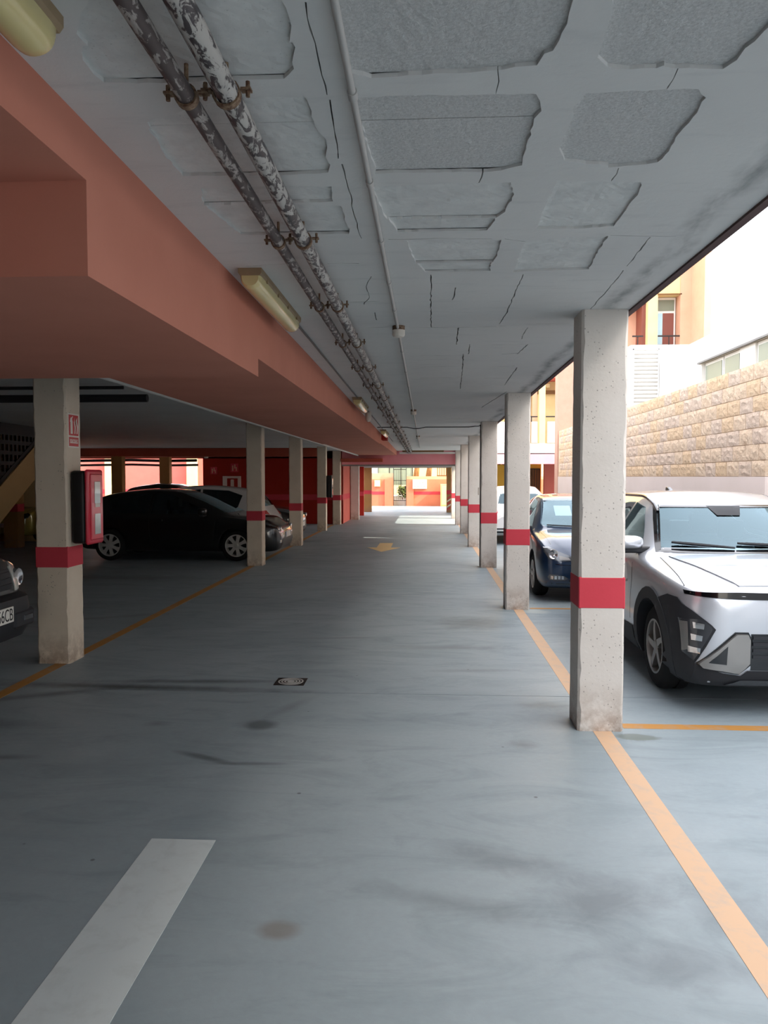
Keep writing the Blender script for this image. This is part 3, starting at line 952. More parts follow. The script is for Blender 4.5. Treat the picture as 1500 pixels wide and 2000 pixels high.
for k in range(6):
    obj('vent', B((3.3 + .2 * k, 3.42 + .2 * k, 37.96, 38.0, 2.28, 2.42)), M['dark_gap'], gv)

# ---------------------------------------------------------------- far yard
fw = struct('wall_back', B((-8, -1.93, 44.5, 44.75, 0, 1.55), (-1.16, 7, 44.5, 44.75, 0, 1.55)), M['orange_wall'])
obj('red_band', B((-8, -2.05, 44.494, 44.5, 0.66, 0.84), (-1.12, 0.85, 44.494, 44.5, 0.66, 0.84)), M['red_band'], fw)
for x in (-2.42, -1.16):
    obj('pilaster', B((x, x + 0.42, 44.42, 44.5, 0, 1.55)), M['orange_wall'], fw)
obj('upper_wall', B((-8, -1.93, 44.75, 45.0, 0, 1.90)), M['peach_wall'], fw)
obj('upper_wall', B((-1.16, 7, 44.75, 45.0, 0, 1.72)), M['peach_wall'], fw)
struct('wall_back', B((-9, 9, 49.5, 49.8, 0, 3.4)), M['cream_wall'])
struct('wall_back', B((-4.2, -2.9, 45.4, 45.7, 0, 4.0)), M['white_wall'])
gs = thing('green_screen', 'pale green fence panels above the far orange wall', 'fence', (-1.5, 46, 1.9))
for k in range(3):
    a = -2.9 + k * 0.69
    obj('fence_panel', B((a, a + 0.66, 46, 46.03, 1.2, 2.9)), M['pale_green'], gs)
for k in range(4):
    a = -2.93 + k * 0.69
    obj('fence_post', B((a, a + 0.04, 45.98, 46.05, 0.0, 2.95)), M['iron_dark'], gs)
# gate
gt = thing('metal_gate', 'dark iron bar gate in the sunlit far wall', 'gate', (-1.55, 44.6, 0))
obj('gate_frame', B((-1.93, -1.90, 44.58, 44.63, 0.02, 2.35), (-1.19, -1.16, 44.58, 44.63, 0.02, 2.35), (-1.93, -1.16, 44.58, 44.63, 2.10, 2.14), (-1.90, -1.19, 44.59, 44.62, 1.46, 1.49), (-1.90, -1.19, 44.59, 44.62, 0.30, 0.33)), M['iron_dark'], gt)
for k in range(6):
    x = -1.90 + 0.71 * (k + 0.5) / 6
    obj('gate_bar', B((x - 0.009, x + 0.009, 44.59, 44.62, 0.33, 2.10)), M['iron_dark'], gt)
obj('lock', B((-1.26, -1.17, 44.53, 44.58, 1.0, 1.16)), M['iron_dark'], gt)
st = struct('stair_block', B((-2.1, -1.0, 45.2, 48, 0, 0.35), (-2.1, -1.0, 45.8, 48, 0.35, 0.55)), M['white_wall'])
hr = thing('handrail', 'white handrail behind the far gate', 'handrail', (-1.6, 45.1, 0.3))
obj('rail', T([(-1.75, 45.1, 0.0), (-1.72, 45.1, 1.05), (-1.30, 45.1, 0.35), (-1.30, 45.1, 0.0)], 0.022, 8), M['frame_white'], hr)
def shrub(name, label, x, y, z0, h, r, n, seed):
    rnd = random.Random(seed)
    t = thing(name, label, 'plant', (x, y, z0))
    bm = bmesh.new()
    for k in range(n):
        a = rnd.uniform(0, 2 * PI); tt = rnd.random(); rr = r * rnd.random() ** .5
        c = Vector((rr * math.cos(a), rr * math.sin(a), h * (0.2 + 0.8 * tt)))
        d = Vector((rnd.uniform(-1, 1), rnd.uniform(-1, 1), rnd.uniform(-.2, 1))).normalized()
        s = d.cross(Vector((rnd.uniform(-1, 1), rnd.uniform(-1, 1), .3))).normalized()
        L = h * 0.22; w = L * 0.3
        vs = [bm.verts.new(c + v) for v in (-d * L, s * w, d * L, -s * w)]
        bm.faces.new(vs)
    o = obj('leaves', bm, M['leaf_green'], t, local=True); o['kind'] = 'stuff'
    obj('stem', T([(0, 0, 0), (0, 0, h * 0.6)], 0.02, 6), M['trunk_brown'], t, local=True)
    return t
shrub('potted_shrub', 'dark green shrub behind the far gate', -1.42, 45.52, 0.35, 0.75, 0.26, 120, 1)
for i, (x, lab) in enumerate(((-0.62, 'brown tree trunk above the far wall, beside the green fence panels'), (0.12, 'brown tree trunk above the far wall, nearer the iron railing'))):
    t = thing('tree', lab, 'tree', (x, 45.5, 0), 'tree trunks above the far wall')
    obj('trunk', T([(x, 45.5, 0), (x - .03, 45.5, 1.5), (x + .08, 45.5, 2.4), (x + .02, 45.5, 4.6)], [0.20, 0.19, 0.15, 0.12], 10), M['trunk_brown'], t)
    bm = bmesh.new(); rnd = random.Random(i + 50)
    for k in range(160):
        a = rnd.uniform(0, 2 * PI); rr = 0.30 * rnd.random() ** .5
        c = Vector((x + rr * math.cos(a), 45.5 + rr * math.sin(a), 4.4 + rnd.uniform(-.7, .9)))
        d = Vector((rnd.uniform(-1, 1), rnd.uniform(-1, 1), rnd.uniform(-.6, .6))).normalized() * .10
        s = d.cross(Vector((0, 0, 1))).normalized() * .04
        bm.faces.new([bm.verts.new(c + v) for v in (-d, s, d, -s)])
    o = obj('crown', bm, M['leaf_green'], t); o['kind'] = 'stuff'
rf = thing('iron_railing', 'dark iron railing on the far wall right of the tree trunks', 'railing', (1.2, 45.1, 1.7))
obj('rail', B((0.6, 3.0, 45.08, 45.12, 2.95, 3.0), (0.6, 3.0, 45.05, 45.12, 1.70, 1.79)), M['wood_dark'], rf)
for k in range(20):
    x = 0.62 + k * 0.125
    obj('railing_bar', B((x, x + 0.05, 45.085, 45.115, 1.79, 2.95)), M['wood_dark'], rf)
t = thing('wall_box', 'small cream box on the orange wall left of the gate', 'box', (-2.85, 44.42, 1.3))
obj('body', B((-3.02, -2.68, 44.40, 44.5, 1.12, 1.50), bev=0.01), M['locker_beige'], t)
obj('door', B((-2.99, -2.71, 44.385, 44.40, 1.15, 1.47), bev=0.006), M['sign_white'], t)
t = thing('meter_cabinet', 'wide white letterbox bank on the orange wall right of the gate', 'cabinet', (-0.4, 44.4, 1.3))
obj('body', B((-0.80, 0.02, 44.36, 44.5, 1.0, 1.53), bev=0.01), M['sign_white'], t)
for k in range(4):
    obj('letter_slot', B((-0.74 + .19 * k, -0.62 + .19 * k, 44.345, 44.36, 1.13, 1.17)), M['pale_green'], t)
for k in range(2):
    obj('letter_slot', B((-0.42 + .16 * k, -0.33 + .16 * k, 44.345, 44.36, 1.33, 1.38)), M['pale_green'], t)
t = thing('utility_locker', 'tall cream utility locker standing right against the far wall', 'locker', (0.85, 44.0, 0))
obj('body', B((0.80, 1.32, 44.0, 44.4, 0, 1.28), bev=0.01), M['locker_beige'], t)
obj('door', B((0.86, 1.26, 43.98, 44.0, 0.08, 1.18), bev=0.008), M['cream_wall'], t)

# ---------------------------------------------------------------- white building behind the stone wall
wb_ = thing('white_building', 'white flat-roofed building behind the stone wall', 'building', (5.0, 9, 0))
obj('wall', B((5.0, 9.5, YB, 10.4, 0, 4.22), (5.0, 9.5, 14.4, 17.3, 0, 4.22), (5.0, 9.5, 10.4, 14.4, 0, 3.0), (5.0, 9.5, 10.4, 14.4, 3.77, 4.22), (5.25, 9.5, 10.4, 14.4, 3.0, 3.77)), M['white_wall'], wb_)
obj('sun_block', B((9.0, 18, -22, 18.45, 0, 11.2)), M['white_wall'], wb_)  # unseen block added to keep the sun off the near aisle
obj('far_sun_block', B((12.0, 20, 18.5, 24.4, 0, 13)), M['white_wall'], wb_)  # out-of-view block added to limit the sun patches farther along the aisle
obj('drip_edge', B((4.95, 5.0, 10.4, 14.5, 3.755, 3.785)), M['slab_concrete'], wb_)
for (a, b) in ((13.53, 14.38), (12.78, 13.48), (11.42, 12.16), (10.5, 11.36)):
    w = obj('window', B((5.06, 5.12, a, b, 3.0, 3.76), bev=0.004), M['frame_white'], wb_)
    obj('pane', B((5.05, 5.06, a + .05, b - .05, 3.0, 3.70)), M['window_glass'], w)
obj('cladding_panel', B((5.03, 5.2, 12.18, 12.76, 3.0, 3.76)), M['white_wall'], wb_)
ew = obj('end_wall', B((4.40, 5.0, 17.0, 17.3, 0, 4.54), (5.0, 9.5, 17.0, 17.3, 4.22, 4.54)), M['white_wall'], wb_)
lv = obj('louver', B((4.44, 4.46, 16.95, 17.0, 3.20, 4.45), (4.97, 4.99, 16.95, 17.0, 3.20, 4.45), (4.44, 4.99, 16.95, 17.0, 4.43, 4.45)), M['louver_white'], wb_)
for k in range(14):
    z = 3.24 + k * 0.085
    obj('slat', prism([(16.94, z), (16.95, z + 0.0), (17.0, z + 0.055), (16.99, z + 0.06)], 'X', 4.46, 4.97), M['louver_white'], lv)

# ---------------------------------------------------------------- painted floor lines (thin coats of paint)
def line(label, x0, x1, y0, y1, key, name='floor_line', group='orange bay lines', h=0.0015):
    o = obj(name, B((x0, x1, y0, y1, 0.0, h)), M[key])
    tag(o, label, 'line', group)
    return o
line('long pale orange floor line under the white pillars on the right', 1.115, 1.235, -4, 31, 'line_paint')
line('orange line across the bay in front of the silver car', 1.335, 4.0, 5.20, 5.30, 'line_paint_dark')
line('orange line across the bay in front of the blue car', 1.335, 4.0, 9.90, 9.98, 'line_paint_dark')
line('long dark orange floor line under the cream pillars on the left', -3.37, -3.26, -3, 27, 'line_paint_dark')
o = obj('floor_arrow', B((-1.285, -0.98, 0.9, 3.47, 0.0, 0.0015)), M['white_paint'])
tag(o, 'broad white painted strip on the floor, near left', 'marking')
bm = bmesh.new()
poly = [(-1.19, 19.6), (-0.85, 19.6), (-0.85, 18.35), (-0.62, 18.35), (-1.02, 17.3), (-1.42, 18.35), (-1.19, 18.35)]
o = obj('floor_arrow', prism(poly, 'Z', 0.0, 0.002), M['arrow_paint'])
tag(o, 'worn pale arrow painted far along the aisle floor', 'marking')

# drain cover
dc = thing('drain_cover', 'small iron drain cover set in the concrete floor', 'drain', (-1.12, 6.25, 0))
obj('frame', B((-.125, .125, -.115, .115, 0.0, 0.002)), M['cabinet_black'], dc, local=True)
for k, (r0, r1) in enumerate(((0.03, 0.0), (0.055, 0.043), (0.08, 0.068), (0.105, 0.093))):
    bm = bmesh.new(); add_lathe(bm, [(0.002, r1), (0.005, r1), (0.005, r0), (0.002, r0)] if r1 else [(0.002, 0.0001), (0.005, 0.0001), (0.005, r0), (0.002, r0)], 'Z', 28, close=True)
    obj('ring', bm, M['conduit'], dc, local=True)

# ---------------------------------------------------------------- pipes under the ceiling
def pipe_run(name, label, x, z, r, mat, y0, y1, clamp_y, rclamp, cat='pipe', group=None):
    t = thing(name, label, cat, (x, y0, z), group)
    n = int((y1 - y0) / 1.0)
    rnd = random.Random(int(r * 1e4))
    pts = [(x + rnd.uniform(-.004, .004), y0 + (y1 - y0) * i / n, z) for i in range(n + 1)]
    obj('pipe', T(pts, r, 16), mat, t, sag=True, smooth=40)
    for y in clamp_y:
        bm = bmesh.new()
        add_lathe(bm, [(-0.012, r + 0.001), (-0.012, r + 0.007), (0.012, r + 0.007), (0.012, r + 0.001)], 'Y', 18, (x, y, z), close=True)
        for s in (-1, 1):
            add_box(bm, x + s * (r + 0.022) - 0.014, x + s * (r + 0.022) + 0.014, y - 0.012, y + 0.012, z + 0.005, z + 0.011)
            add_tube(bm, [(x + s * (r + 0.026), y, z - 0.01), (x + s * (r + 0.026), y, z + 0.03)], 0.006, 6)
        add_tube(bm, [(x, y, z + r), (x, y, ZC + 0.005)], 0.006, 6)
        obj('pipe_clamp', bm, M['rust'], t, sag=True, smooth=40)
    return t
cy = [2.06 + 1.27 * k for k in range(-1, 20)]
pipe_run('ceiling_pipe', 'thick peeling pipe under the ceiling, flaked white over black', -0.532, 2.79 - 0.075, 0.031, M['peeling'], -3, 27.5, cy, 0.03, group='pair of peeling pipes')
pipe_run('ceiling_pipe', 'thinner darker peeling pipe beside the salmon duct box', -0.640, 2.79 - 0.08, 0.024, M['peeling_dark'], -3, 27.5, cy, 0.03, group='pair of peeling pipes')

cd = thing('ceiling_conduit', 'slim grey conduit along the ceiling linking round white sensor boxes', 'conduit', (-0.21, 0, 2.77))
obj('pipe', T([(-0.21, -3 + i, 2.772) for i in range(29)], 0.0105, 12), M['conduit'], cd, sag=True, smooth=40)
for y in (2.2, 2.85, 3.55, 4.3, 5.0, 6.6, 7.8, 9.0, 10.4, 13.0, 15.5, 18, 21):
    bm = bmesh.new(); add_lathe(bm, [(-0.02, 0.0105), (-0.02, 0.014), (0.02, 0.014), (0.02, 0.0105)], 'Y', 14, (-0.21, y, 2.772), close=True)
    obj('coupler', bm, M['conduit'], cd, sag=True, smooth=40)
for y, lab in ((5.62, 'round white ceiling sensor on the slim conduit, nearest one'), (12.0, 'round white ceiling sensor on the slim conduit, second one'), (18.6, 'round white ceiling sensor on the slim conduit, third one')):
    t = thing('ceiling_sensor', lab, 'sensor', (-0.205, y, 2.79), 'ceiling sensors')
    bm = bmesh.new(); add_lathe(bm, [(2.79, 0.045), (2.765, 0.045), (2.76, 0.042)], 'Z', 24, (-0.205, y, 0))
    obj('base', bm, M['rust'], t, sag=True, smooth=40)
    bm = bmesh.new(); add_lathe(bm, [(2.76, 0.046), (2.725, 0.046), (2.712, 0.036), (2.708, 0.0)], 'Z', 24, (-0.205, y, 0))
    obj('cover', bm, M['sensor_white'], t, sag=True, smooth=40)

# conduit feeding the lamps and a transverse black cable
t = thing('lamp_conduit', 'thin grey conduit running between the lamps beside the duct box', 'conduit', (-0.92, 5, 2.78))
for a, b in ((5.3, 10.18), (11.49, 12.24), (12.36, 16.38), (17.69, 21.0)):
    obj('pipe', T([(-0.92, a + (b - a) * i / 6, 2.78) for i in range(7)], 0.008, 8), M['conduit_dark'], t, sag=True)
t = thing('black_cable', 'black cable crossing the ceiling and dropping down a white pillar', 'cable', (1.0, 14.4, 2.7))
pts = [(-1.0, 15.6, 2.699), (-0.40, 15.6, 2.699), (-0.26, 15.6, 2.672), (-0.16, 15.6, 2.672), (-0.02, 15.6, 2.699), (0.85, 15.6, 2.699), (0.96, 15.3, 2.695), (0.998, 14.9, 2.67), (1.0, 14.45, 2.66), (0.998, 14.40, 2.55), (0.998, 14.40, 1.6), (1.0, 14.40, 0.8), (0.998, 14.40, 0.03)]
obj('sheath', T(pts, 0.009, 8), M['cable_black'], t, sag=False)
t = thing('switch_box', 'small grey switch box on the corner of the cabled pillar', 'switch', (0.995, 14.35, 1.35))
obj('body', B((0.96, 0.985, 14.37, 14.43, 1.36, 1.50), bev=0.006), M['sensor_white'], t)

# ---------------------------------------------------------------- fluorescent fittings (switched off)
def lamp(y0, label, rough=0):
    x = -0.925
    t = thing('ceiling_lamp', label, 'ceiling light', (x, y0, 2.79), 'fluorescent ceiling lights')
    L = 1.27
    def bar(prof, a, b):
        return prism(prof, 'Y', a, b)
    body = [(x - .062, 2.79), (x + .062, 2.79), (x + .062, 2.765), (x + .052, 2.752), (x - .052, 2.752), (x - .062, 2.765)]
    obj('housing', bar(body, y0, y0 + L), M['lamp_body'], t, sag=True)
    dif = [(x + .056 * math.cos(PI * q / 14), 2.752 - .066 * math.sin(PI * q / 14) ** .8) for q in range(15)]
    bm = bmesh.new()
    rings = []
    for (yy, sc) in ((y0 + .005, .80), (y0 + .02, .95), (y0 + .05, 1), (y0 + L - .05, 1), (y0 + L - .02, .95), (y0 + L - .005, .80)):
        rings.append([bm.verts.new((x + (px - x) * sc, yy, 2.752 + (pz - 2.752) * sc)) for px, pz in dif])
    for r0, r1 in zip(rings, rings[1:]):
        for k in range(len(dif)):
            bm.faces.new((r0[k], r0[(k + 1) % len(dif)], r1[(k + 1) % len(dif)], r1[k]))
    bm.faces.new(rings[0]); bm.faces.new(rings[-1])
    bmesh.ops.recalc_face_normals(bm, faces=bm.faces)
    obj('diffuser', bm, M['lamp_diffuser'], t, sag=True, smooth=50)
    for k in range(4):
        yc = y0 + L * (k + .5) / 4
        obj('clip', B((x + .055, x + .066, yc - .008, yc + .008, 2.745, 2.772), bev=.003), M['lamp_body'], t, sag=True)
    return t
lamp(0.56, 'yellowed long ceiling lamp at the top left corner, nearest to the viewer')
lamp(4.02, 'yellowed long ceiling lamp beside the step of the salmon duct box')
lamp(10.2, 'yellowed long ceiling lamp farther along the duct box, third of the row')
lamp(16.4, 'yellowed long ceiling lamp far along the duct box, by the small red box')
t = thing('round_lamp', 'small round white lamp just beyond the third long ceiling lamp', 'ceiling light', (-0.93, 12.3, 2.73))
bm = bmesh.new(); add_lathe(bm, [(2.79, 0.05), (2.72, 0.05), (2.66, 0.042), (2.63, 0.02), (2.625, 0)], 'Z', 16, (-0.93, 12.3, 0))
obj('globe', bm, M['sensor_white'], t, sag=True, smooth=50)

# ---------------------------------------------------------------- pipes in the left hall
t = thing('hall_pipe', 'pale pipe along the lower left edge of the salmon duct box', 'pipe', (-2.40, 5, 2.45))
obj('pipe', T([(-2.41, 4.9 + i, 2.455) for i in range(23)], 0.032, 12), M['conduit'], t, smooth=40)
t = thing('hall_pipe', 'thick dark pipe crossing the left hall ceiling', 'pipe', (-5, 8.7, 2.6))
obj('pipe', T([(-12 + i * 1.1, 8.7, 2.60 - 0.0 * i) for i in range(9)], 0.045, 12), M['cable_black'], t, smooth=40)
for k in range(4):
    obj('hanger', T([(-10 + 1.9 * k, 8.7, 2.62), (-10 + 1.9 * k, 8.7, 2.78)], 0.008, 6), M['cable_black'], t)
t = thing('hall_pipe', 'thin dark pipe crossing the left hall ceiling above the thick one', 'pipe', (-5, 8.0, 2.66))
obj('pipe', T([(-12 + i * 1.1, 8.0, 2.64) for i in range(9)], 0.018, 8), M['cable_black'], t, smooth=40)
for k, (z, r, y) in enumerate(((2.28, 0.05, 27.1), (2.12, 0.04, 27.25))):
    t = thing('hall_pipe', ('upper' if k == 0 else 'lower') + ' dark pipe across the bright openings at the back of the left hall', 'pipe', (-12, y, z))
    obj('pipe', T([(-19 + i * 1.2, y, z + 0.02 * math.sin(i * 2.1)) for i in range(10)], r, 8), M['cable_black'], t, smooth=40)

# ---------------------------------------------------------------- stair in the left hall
stt = thing('concrete_stair', 'cream concrete stair with dark lattice screen in the left hall', 'stair', (-8.0, 14, 0))
run, rise, ns = 0.28, 0.172, 15
ys0 = 11.95
prof = []
for k in range(ns):
    prof += [(ys0 + run * k, rise * k), (ys0 + run * k, rise * (k + 1))]
prof.append((ys0 + run * ns, rise * ns))
prof += [(ys0 + run * ns, rise * ns - 0.30), (ys0 + 0.55, 0.0)]
bm = bmesh.new()
lo = [Vector(p) for p in prof]
def add_prism_x(bm, poly, x0, x1):
    vs, es, fs, *_ = delaunay_2d_cdt([Vector(p) for p in poly], [], [list(range(len(poly)))], 1, 1e-6)
    A = [bm.verts.new((x0, v.x, v.y)) for v in vs]; Bv = [bm.verts.new((x1, v.x, v.y)) for v in vs]
    for f in fs:
        bm.faces.new([A[i] for i in f]); bm.faces.new([Bv[i] for i in reversed(f)])
    n = len(poly)
    for i in range(n):
        bm.faces.new((A[i], A[(i + 1) % n], Bv[(i + 1) % n], Bv[i]))
    bmesh.ops.recalc_face_normals(bm, faces=bm.faces)
add_prism_x(bm, prof, -9.3, -8.06)
obj('steps', bm, M['stair_cream'], stt)
sl = rise / run
strg = [(ys0 - 0.1, 0.0), (ys0 - 0.1, 0.24), (ys0 + run * ns, 0.24 + sl * (run * ns + 0.1)), (ys0 + run * ns, sl * (run * ns) - 0.34), (ys0 + 0.60, 0.0)]
obj('stringer', prism(strg, 'X', -8.06, -7.94), M['stair_cream'], stt)
def ztop(y): return 0.24 + sl * (y - ys0 + 0.1)
yy = ys0 - 0.05
obj('screen_frame', B((-8.02, -7.98, ys0 - 0.12, ys0 - 0.02, 0.24, 2.62), (-8.03, -7.97, ys0 - 0.1, ys0 + 4.2, 2.50, 2.72)), M['railing_black'], stt)
obj('screen_frame', prism([(ys0 - .1, .24), (ys0 - .1, .34), (ys0 + 3.9, ztop(ys0 + 3.9) + .10), (ys0 + 3.9, ztop(ys0 + 3.9))], 'X', -8.03, -7.97), M['railing_black'], stt)
k = 0
while yy < ys0 + 3.6:
    if ztop(yy) < 2.4:
        obj('screen_bar', B((-8.015, -7.985, yy, yy + 0.05, ztop(yy), 2.52)), M['railing_black'], stt)
    yy += 0.15
for k in range(9):
    z = 0.72 + k * 0.20
    y1 = min(ys0 + 4.1, ys0 + (z - 0.24) / sl - 0.05)
    if y1 > ys0 + 0.1:
        obj('screen_rail', B((-8.02, -7.98, ys0 - 0.05, y1, z, z + 0.075)), M['railing_black'], stt)
struct('wall_left', B((-11.3, -9.3, 19.6, 19.8, 0, 2.75)), M['cream_wall'])

# ---------------------------------------------------------------- signs and cabinets
sg = thing('extinguisher_sign', 'red and white fire extinguisher sign on the side of the cream pillar', 'sign', (-3.23, 6.89, 2.1))
def on_face(bm, x, y, z, ry):
    """local x,y lettering plane to a wall facing +X"""
    for v in bm.verts:
        v.co = Vector((x + v.co.z, y + v.co.x, z + v.co.y))
    return bm
xf = -3.227
obj('plate', B((-3.2295, xf, 6.78, 7.00, 1.965, 2.275), bev=0.001), M['sign_white'], sg)
obj('pictogram_field', B((xf, xf + .001, 6.795, 6.985, 2.075, 2.262)), M['sign_red'], sg)
obj('text_field', B((xf, xf + .001, 6.795, 6.985, 1.978, 2.060)), M['sign_red'], sg)
obj('text_strip', B((xf + .001, xf + .0015, 6.81, 6.97, 2.005, 2.04)), M['sign_white'], sg)
obj('lettering', on_face(text_bm('EXTINTOR', 0.034, 0.0004), xf + .0018, 6.89, 2.022, 0), M['sign_red'], sg)
def ypoly(poly, x0, x1):
    return prism([(6.89 + a, 2.168 + b) for a, b in poly], 'X', x0, x1)
obj('extinguisher_symbol', ypoly([(-.062, -.078), (-.022, -.078), (-.022, .035), (-.030, .050), (-.030, .062), (-.012, .078), (-.016, .084), (-.036, .072), (-.060, .066), (-.072, .030), (-.066, .028), (-.056, .050), (-.062, .035)], xf + .001, xf + .002), M['sign_white'], sg)
for k in range(3):
    d = .022 * k
    obj('flame_symbol', ypoly([(.010 + d, -.075), (.030 + d, -.075), (.040 + d, -.01), (.022 + d, .04), (.030 + d, .075), (.004 + d * .6, .03), (.020 + d, -.02)], xf + .001, xf + .0022), M['sign_white'] if k != 1 else M['sign_red'], sg)

def cabinet(label, x0, y0, y1, z0, z1, deep, body, door):
    t = thing('extinguisher_cabinet', label, 'cabinet', (x0, y0, z0), 'extinguisher cabinets on pillars')
    obj('body', B((x0, x0 + deep * .72, y0, y1, z0, z1), bev=0.03, seg=3), M[body], t, smooth=40)
    d = obj('door', B((x0 + deep * .72, x0 + deep * .93, y0 - .01, y1 + .01, z0 - .01, z1 + .01), bev=0.022, seg=3), M[door], t, smooth=40)
    xs = x0 + deep * .93
    yc, h = (y0 + y1) / 2, z1 - z0
    obj('door_panel', B((xs - .006, xs + deep * .07, y0 + .03, y1 - .03, z0 + .03, z1 - .03), bev=0.008), M[door], d)
    xs += deep * .07
    obj('window', B((xs - .002, xs + .004, yc - .06, yc + .06, z1 - .30, z1 - .10), bev=.002), M['cabinet_glass'], d)
    obj('window', B((xs - .002, xs + .004, yc - .06, yc + .06, z0 + .08, z0 + .27), bev=.002), M['cabinet_glass'], d)
    obj('emblem', B((xs - .002, xs + .003, yc - .05, yc + .05, z0 + .33, z0 + .40), (xs - .002, xs + .003, yc - .02, yc + .02, z0 + .40, z0 + .44)), M['sign_white'], d)
    return t
cabinet('red fronted black fire extinguisher cabinet on the cream pillar below the sign', -3.225, 6.79, 7.10, 1.09, 1.755, 0.185, 'cabinet_black', 'cabinet_red')
cabinet('dark extinguisher cabinet seen edge-on, far along the left pillar row', -3.135, 23.95, 24.2, 1.05, 1.74, 0.18, 'cabinet_black', 'cabinet_black')

# wall fittings on the red back wall
hb = thing('hose_cabinet', 'white framed fire hose cabinet on the dark red wall', 'cabinet', (-7.0, 27.4, 1.2))
obj('frame', B((-7.35, -6.70, 27.38, 27.5, 1.62 - .42, 1.72), bev=.01), M['sign_white'], hb)
obj('door', B((-7.18, -6.80, 27.365, 27.38, 1.24, 1.64)), M['red_wall'], hb)
obj('hose_reel', B((-7.05, -6.93, 27.35, 27.366, 1.30, 1.60), bev=.02), M['sensor_white'], hb)
for (x, z, s, lab) in ((-7.70, 1.92, .24, 'small faded red safety sign on the dark red wall'), (-6.94, 2.02, .28, 'larger faded red safety sign above the hose cabinet')):
    t = thing('safety_sign', lab, 'sign', (x, 27.49, z))
    obj('plate', B((x - s / 2, x + s / 2, 27.49, 27.5, z - s * .55, z + s * .55)), M['red_band'], t)
    obj('symbol', B((x - s * .3, x - s * .15, 27.486, 27.49, z - s * .4, z + s * .3), (x - s * .02, x + s * .12, 27.486, 27.49, z - s * .1, z + s * .42), (x + s * .18, x + s * .3, 27.486, 27.49, z - s * .4, z + s * .1)), M['peach_wall'], t)
cmr = thing('security_camera', 'tiny white security camera high on the dark red wall', 'camera', (-7.93, 27.4, 2.4))
obj('body', B((-7.99, -7.87, 27.28, 27.42, 2.36, 2.43), bev=.015), M['sensor_white'], cmr)
obj('bracket', B((-7.95, -7.91, 27.42, 27.5, 2.40, 2.46)), M['sensor_white'], cmr)

# ================================================================= cars
def pchip(keys):
    xs = [k[0] for k in keys]; ys = [k[1] for k in keys]
    n = len(xs)
    h = [xs[i + 1] - xs[i] for i in range(n - 1)]
    d = [(ys[i + 1] - ys[i]) / h[i] for i in range(n - 1)]
    m = [d[0]] + [0.0] * (n - 2) + [d[-1]]
    for i in range(1, n - 1):
        if d[i - 1] * d[i] > 0:
            w1, w2 = 2 * h[i] + h[i - 1], h[i] + 2 * h[i - 1]
            m[i] = (w1 + w2) / (w1 / d[i - 1] + w2 / d[i])
    def f(x):
        if x <= xs[0]: return ys[0]
        if x >= xs[-1]: return ys[-1]
        i = 0
        while x > xs[i + 1]: i += 1
        t = (x - xs[i]) / h[i]
        return (ys[i] * (1 + 2 * t) * (1 - t) ** 2 + h[i] * m[i] * t * (1 - t) ** 2 + ys[i + 1] * t * t * (3 - 2 * t) - h[i] * m[i + 1] * t * t * (1 - t))
    return f

def catmull(pts, sub):
    out = []
    n = len(pts)
    for i in range(n - 1):
        p0, p1, p2, p3 = pts[max(i - 1, 0)], pts[i], pts[i + 1], pts[min(i + 2, n - 1)]
        for k in range(sub):
            t = k / sub
            out.append(tuple(0.5 * (2 * b + (c - a) * t + (2 * a - 5 * b + 4 * c - d) * t * t + (3 * b - a - 3 * c + d) * t ** 3) for a, b, c, d in zip(p0, p1, p2, p3)))
    out.append(pts[-1])
    return out

